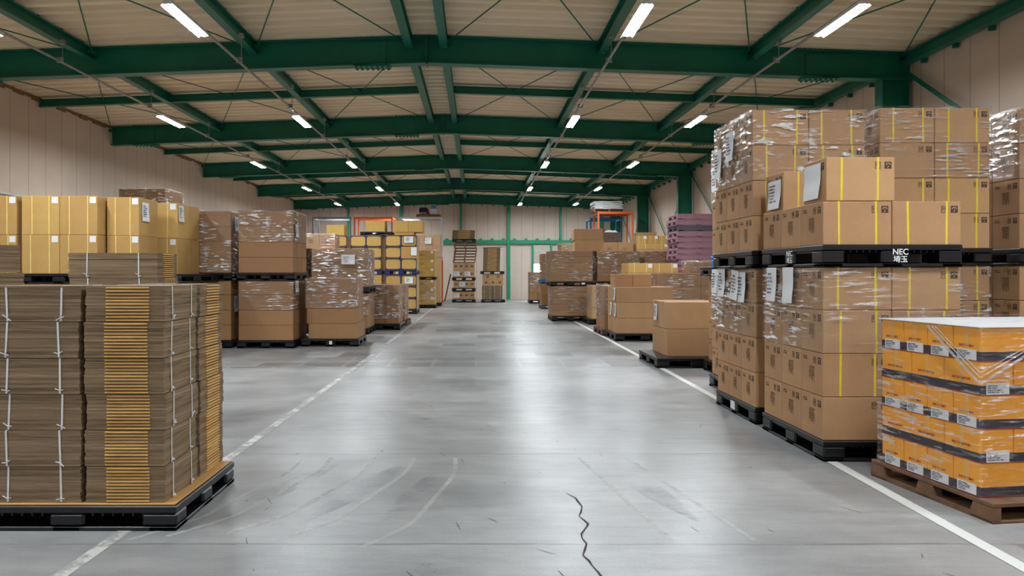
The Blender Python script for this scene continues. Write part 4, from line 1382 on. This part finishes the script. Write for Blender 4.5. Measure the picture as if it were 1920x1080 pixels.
wrap(-2.68, 18.42, .25, .92, .95, zt, 'clear stretch wrap, second small stack', seed=30, mat='film_heavy')

# golden crates with navy edging, two columns of two loads
def crates(phrase, x, y, nx, name, low=(.37, .37, .37), up=(.37, .37, .37)):
    w, d = 1.0, 1.05
    black_pallet(x - .01, y - .02, 0, w + .02, d + .04, .14, f'under the {name}')
    bare = {(i, 1, k): 'goldbare' for i in range(nx) for k in range(3)}
    sh_ = {(nx - 1, 0, 2): [dict(face='F', u=0, zc=.19, w=.26, h=.2, seed=51, out=.03)]} if 'aisle' in phrase else {}
    st = {(0, 0, 0): 'goldbare', (0, 0, 1): 'goldbare', **bare} if 'aisle' in phrase else bare
    z = load(f'{phrase}, lower load', x, y, .14, w, d, low, nx, 2, 'gold' if len(low) > 1 else 'goldbare', 'R', sheets=sh_, styles=st)
    pallet(x - .01, y - .02, z, w + .02, d + .04, .15, f'navy pallet halfway up the {name}', 'plastic_navy')
    sh_ = {(nx - 1, 0, 2): [dict(face='F', u=0, zc=.22, w=.28, h=.2, seed=52, out=.03)], (nx - 1, 0, 1): [dict(face='F', u=.16, zc=.22, w=.18, h=.26, seed=53, out=.03, text=False)]} if 'aisle' in phrase else {}
    st = {(1, 0, 1): 'goldbare', **bare} if 'aisle' in phrase else bare
    return load(f'{phrase}, upper load', x, y, z + .15, w, d, up, nx, 2, 'gold', 'R', sheets=sh_, styles=st)
zt = crates('aisle golden crate stack', -2.89, 23.7, 2, 'aisle golden crate stack')
carton(-2.60, 23.76, zt, .62, .8, .088, 'goldbare', 'flat golden carton under two boxes topping aisle crate stack')
load('topping the aisle crate stack', -2.62, 23.74, zt + .09, .92, .8, [.365], 2, 1, 'goldbare', desc='golden brown box')
zt = crates('middle golden crate stack', -4.03, 23.9, 2, 'middle golden crate stack', low=(1.11,))
black_pallet(-3.72, 23.9, zt, 1.02, .9, .115, 'on top of the middle golden crate stack', tagmark=(.4, 0, .1, 'x'))
load('atop the middle golden crate stack', -3.55, 23.95, zt + .115, .62, .7, [.36], 1, 2, 'goldbare', 'R', desc='brown box')
zt = crates('rear left golden crate stack', -5.14, 23.9, 2, 'rear left golden crate stack', low=(1.11,), up=(.74, .37))
carton(-4.80, 23.95, zt, .56, .6, .335, 'goldbare', 'brown box topping the rear left golden crate stack')

# golden printed cartons at the end of the row
black_pallet(-2.50, 27.6, 0, 1.0, 1.05, .13, 'under the far golden printed stack')
z = load('far golden printed stack, lower load', -2.48, 27.62, .13, .96, 1.0, [.31] * 3, 1, 2, 'tape', 'R')
black_pallet(-2.50, 27.6, z, 1.0, 1.05, .10, 'halfway up the far golden printed stack')
zt = load('far golden printed stack, upper load', -2.48, 27.62, z + .10, .96, 1.0, [.325] * 3, 1, 2, 'tape', 'R')
wrap(-2.48, 27.62, .3, .96, 1.0, z - .01, 'clear stretch wrap, far golden printed stack', seed=33, lip=False)
black_pallet(-2.34, 29.2, 0, .96, 1.0, .14, 'under pale stack behind far golden stack')
z = load('pale stack behind far golden stack', -2.32, 29.22, .14, .92, .96, [1.78, .445, .445], 3, 1, 'pale', 'R', sheets={(1, 0, 2): [dict(face='F', u=-.02, zc=.20, w=.24, h=.24, seed=54, out=.022)]}, lod=2)
wrap(-2.32, 29.22, 1.92, .92, .96, z, 'clear stretch wrap, pale stack behind far golden stack', seed=34)

# racks by the end wall
for k, (x, mu, ml, nm) in enumerate(((-7.25, 'rack_grey', 'rack_orange', 'leftmost'), (-5.42, 'rack_orange', 'rack_orange', 'middle'), (-3.40, 'rack_white', 'rack_orange', 'rightmost'))):
    rack(x, 33.0, 0, 1.72 if k < 2 else 1.88, 1.2, 1.88, ml, f'{ml[5:]} lower rack, {nm} of three by end wall')
    rack(x, 33.0, 1.88, 1.72 if k < 2 else 1.88, 1.2, 1.90, mu, f'{mu[5:]} upper rack, {nm} of three by end wall')
wood_pallet(-2.66, 33.05, 3.785, 1.05, 1.05, .12, 'wooden pallet on top of rightmost left rack')
m = MB(); N = 9; vs = []
for j in range(N):
    for i in range(N):
        u, v = i / (N - 1), j / (N - 1)
        e = min(u, 1 - u, v, 1 - v)
        vs.append((.50 * u, .6 * v, .10 + .22 * min(1, e * 5) ** .5 + .012 * math.sin(i * 3 + j * 2)))
fs = [(j * N + i, j * N + i + 1, (j + 1) * N + i + 1, (j + 1) * N + i) for j in range(N - 1) for i in range(N - 1)]
m.add(vs, fs)
m.box(.0, .0, 0, .50, .6, .11)
b = m.build('sack', 'bag_black', None, (-2.60, 33.1, 3.905), 0, False); tag(b, 'dark sack with pale print on high rack pallet', 'sack')
strokes(.36, .09, 1, 61, 1.0).build('lettering', 'lettering_white', b, (.26, -.002, .06))
MB().box(-.006, -.004, .0, .06, .1, .30).build('white_end', 'bag_white', b)
b = MB().cbox(0, 0, 0, .27, .4, .25, .01).build('carton', 'bag_white', None, (-2.02, 33.1, 3.905)); tag(b, 'white box beside dark sack on high rack', 'carton')
b = MB().cbox(0, 0, 0, .20, .3, .16, .03).build('bag', 'box_blue', None, (-2.0, 33.12, 4.156)); tag(b, 'blue bag on white box on high rack', 'bag')

# two piles against the end wall
S = 'pile of cartons and pallets by end wall'
def small_cartons(x, y, z, n, w, d, h, layer, where, sheets=()):
    for i in range(n):
        o = carton(x + i * w / n, y, z, w / n - .004, d, h - .003, 'pale', f'small pale carton, {ORD[i]} from left, {layer}, {where}', f'small cartons, {where}', lod=2, name='small_carton')
        if i in sheets:
            paper(o, 'F', .04, h * .5, .26, .2, seed=70 + i, box=(w / n - .004, d), out=.004)
        else:
            place('printed_mark', cached('smk', lambda: MB().box(-.06, -.002, -.05, .06, 0, .05).box(-.05, -.003, .0, .05, -.001, .03, 1).mesh('printed_mark', ['print_dark', 'print_light'])), o, (0, -d / 2, h * .55))
W = 'pile left of end wall post'
black_pallet(-1.08, 33.2, 0, 1.05, 1.05, .13, 'at the bottom of pile by end wall')
small_cartons(-1.04, 33.25, .13, 4, .98, .9, .36, 'bottom row', W, sheets=(0,))
black_pallet(-1.08, 33.2, .49, 1.05, 1.05, .14, 'second from bottom, pile by end wall')
small_cartons(-1.02, 33.25, .63, 4, .96, .9, .34, 'second row', W, sheets=(1,))
black_pallet(-1.08, 33.2, .97, 1.05, 1.05, .14, 'third from bottom, pile by end wall')
small_cartons(-1.03, 33.25, 1.11, 4, .96, .9, .32, 'third row', W, sheets=(0, 2))
small_cartons(-1.03, 33.25, 1.43, 4, .96, .9, .34, 'fourth row', W)
for k in range(7):
    wood_pallet(-1.04 + .018 * k - (.05 if k > 4 else 0), 33.2, 1.775 + .13 * k, 1.0, 1.0, .125, f'worn wooden pallet, {ORD[k]} up in leaning pallet stack', 'wood', group='wooden pallets in the leaning stack')
black_pallet(-1.07, 33.2, 2.69, 1.06, 1.05, .13, 'topmost, under golden cardboard by end wall')
for k in range(3):
    bundle(-1.08 + .01 * k, 33.25, 2.822 + .13 * k, 1.0, .8, .128, 'G', f'flat cardboard bundle, {("lowest", "middle", "topmost")[k]} on pile by end wall', 'flat cardboard on the end wall pile', n=6, string=False)
W = 'pile right of leaning pallets'
black_pallet(.22, 33.0, 0, 1.06, 1.05, .12, 'under the shorter pile by end wall')
for i in range(2):
    bundle(.26 + i * .46, 33.1, .125, .44, .8, .60, 'E', f'strapped dark cardboard block, {("left", "right")[i]} of shorter pile base', 'cardboard blocks in the shorter pile', n=10)
small_cartons(.28, 33.08, .73, 3, .92, .85, .30, 'lower row', W)
small_cartons(.28, 33.08, 1.03, 2, .92, .85, .22, 'upper row', W)
black_pallet(.18, 33.0, 1.255, 1.06, 1.05, .13, 'upper one in the shorter pile', tagmark=(.66, 0, .2, 'x'))
for k in range(5):
    bundle(.30 + .006 * k, 33.1, 1.387 + .205 * k, .74, .8, .203, 'G', f'flat cardboard bundle, {ORD[k]} up on the shorter pile', 'flat cardboard on the shorter pile', n=6, string=False)
m = MB().bar((.30, 33.5, 2.43), (1.20, 33.5, 2.46), .8, .012)
b = m.build('card_sheet', 'card_sheet'); tag(b, 'loose card sheet topping the shorter pile', 'sheet')
m = MB().bar((-1.42, 33.6, .03), (-1.16, 33.75, 1.25), .06, .03).build('plank', 'wood_dark'); tag(m, 'dark plank leaning beside the end wall pile', 'plank')
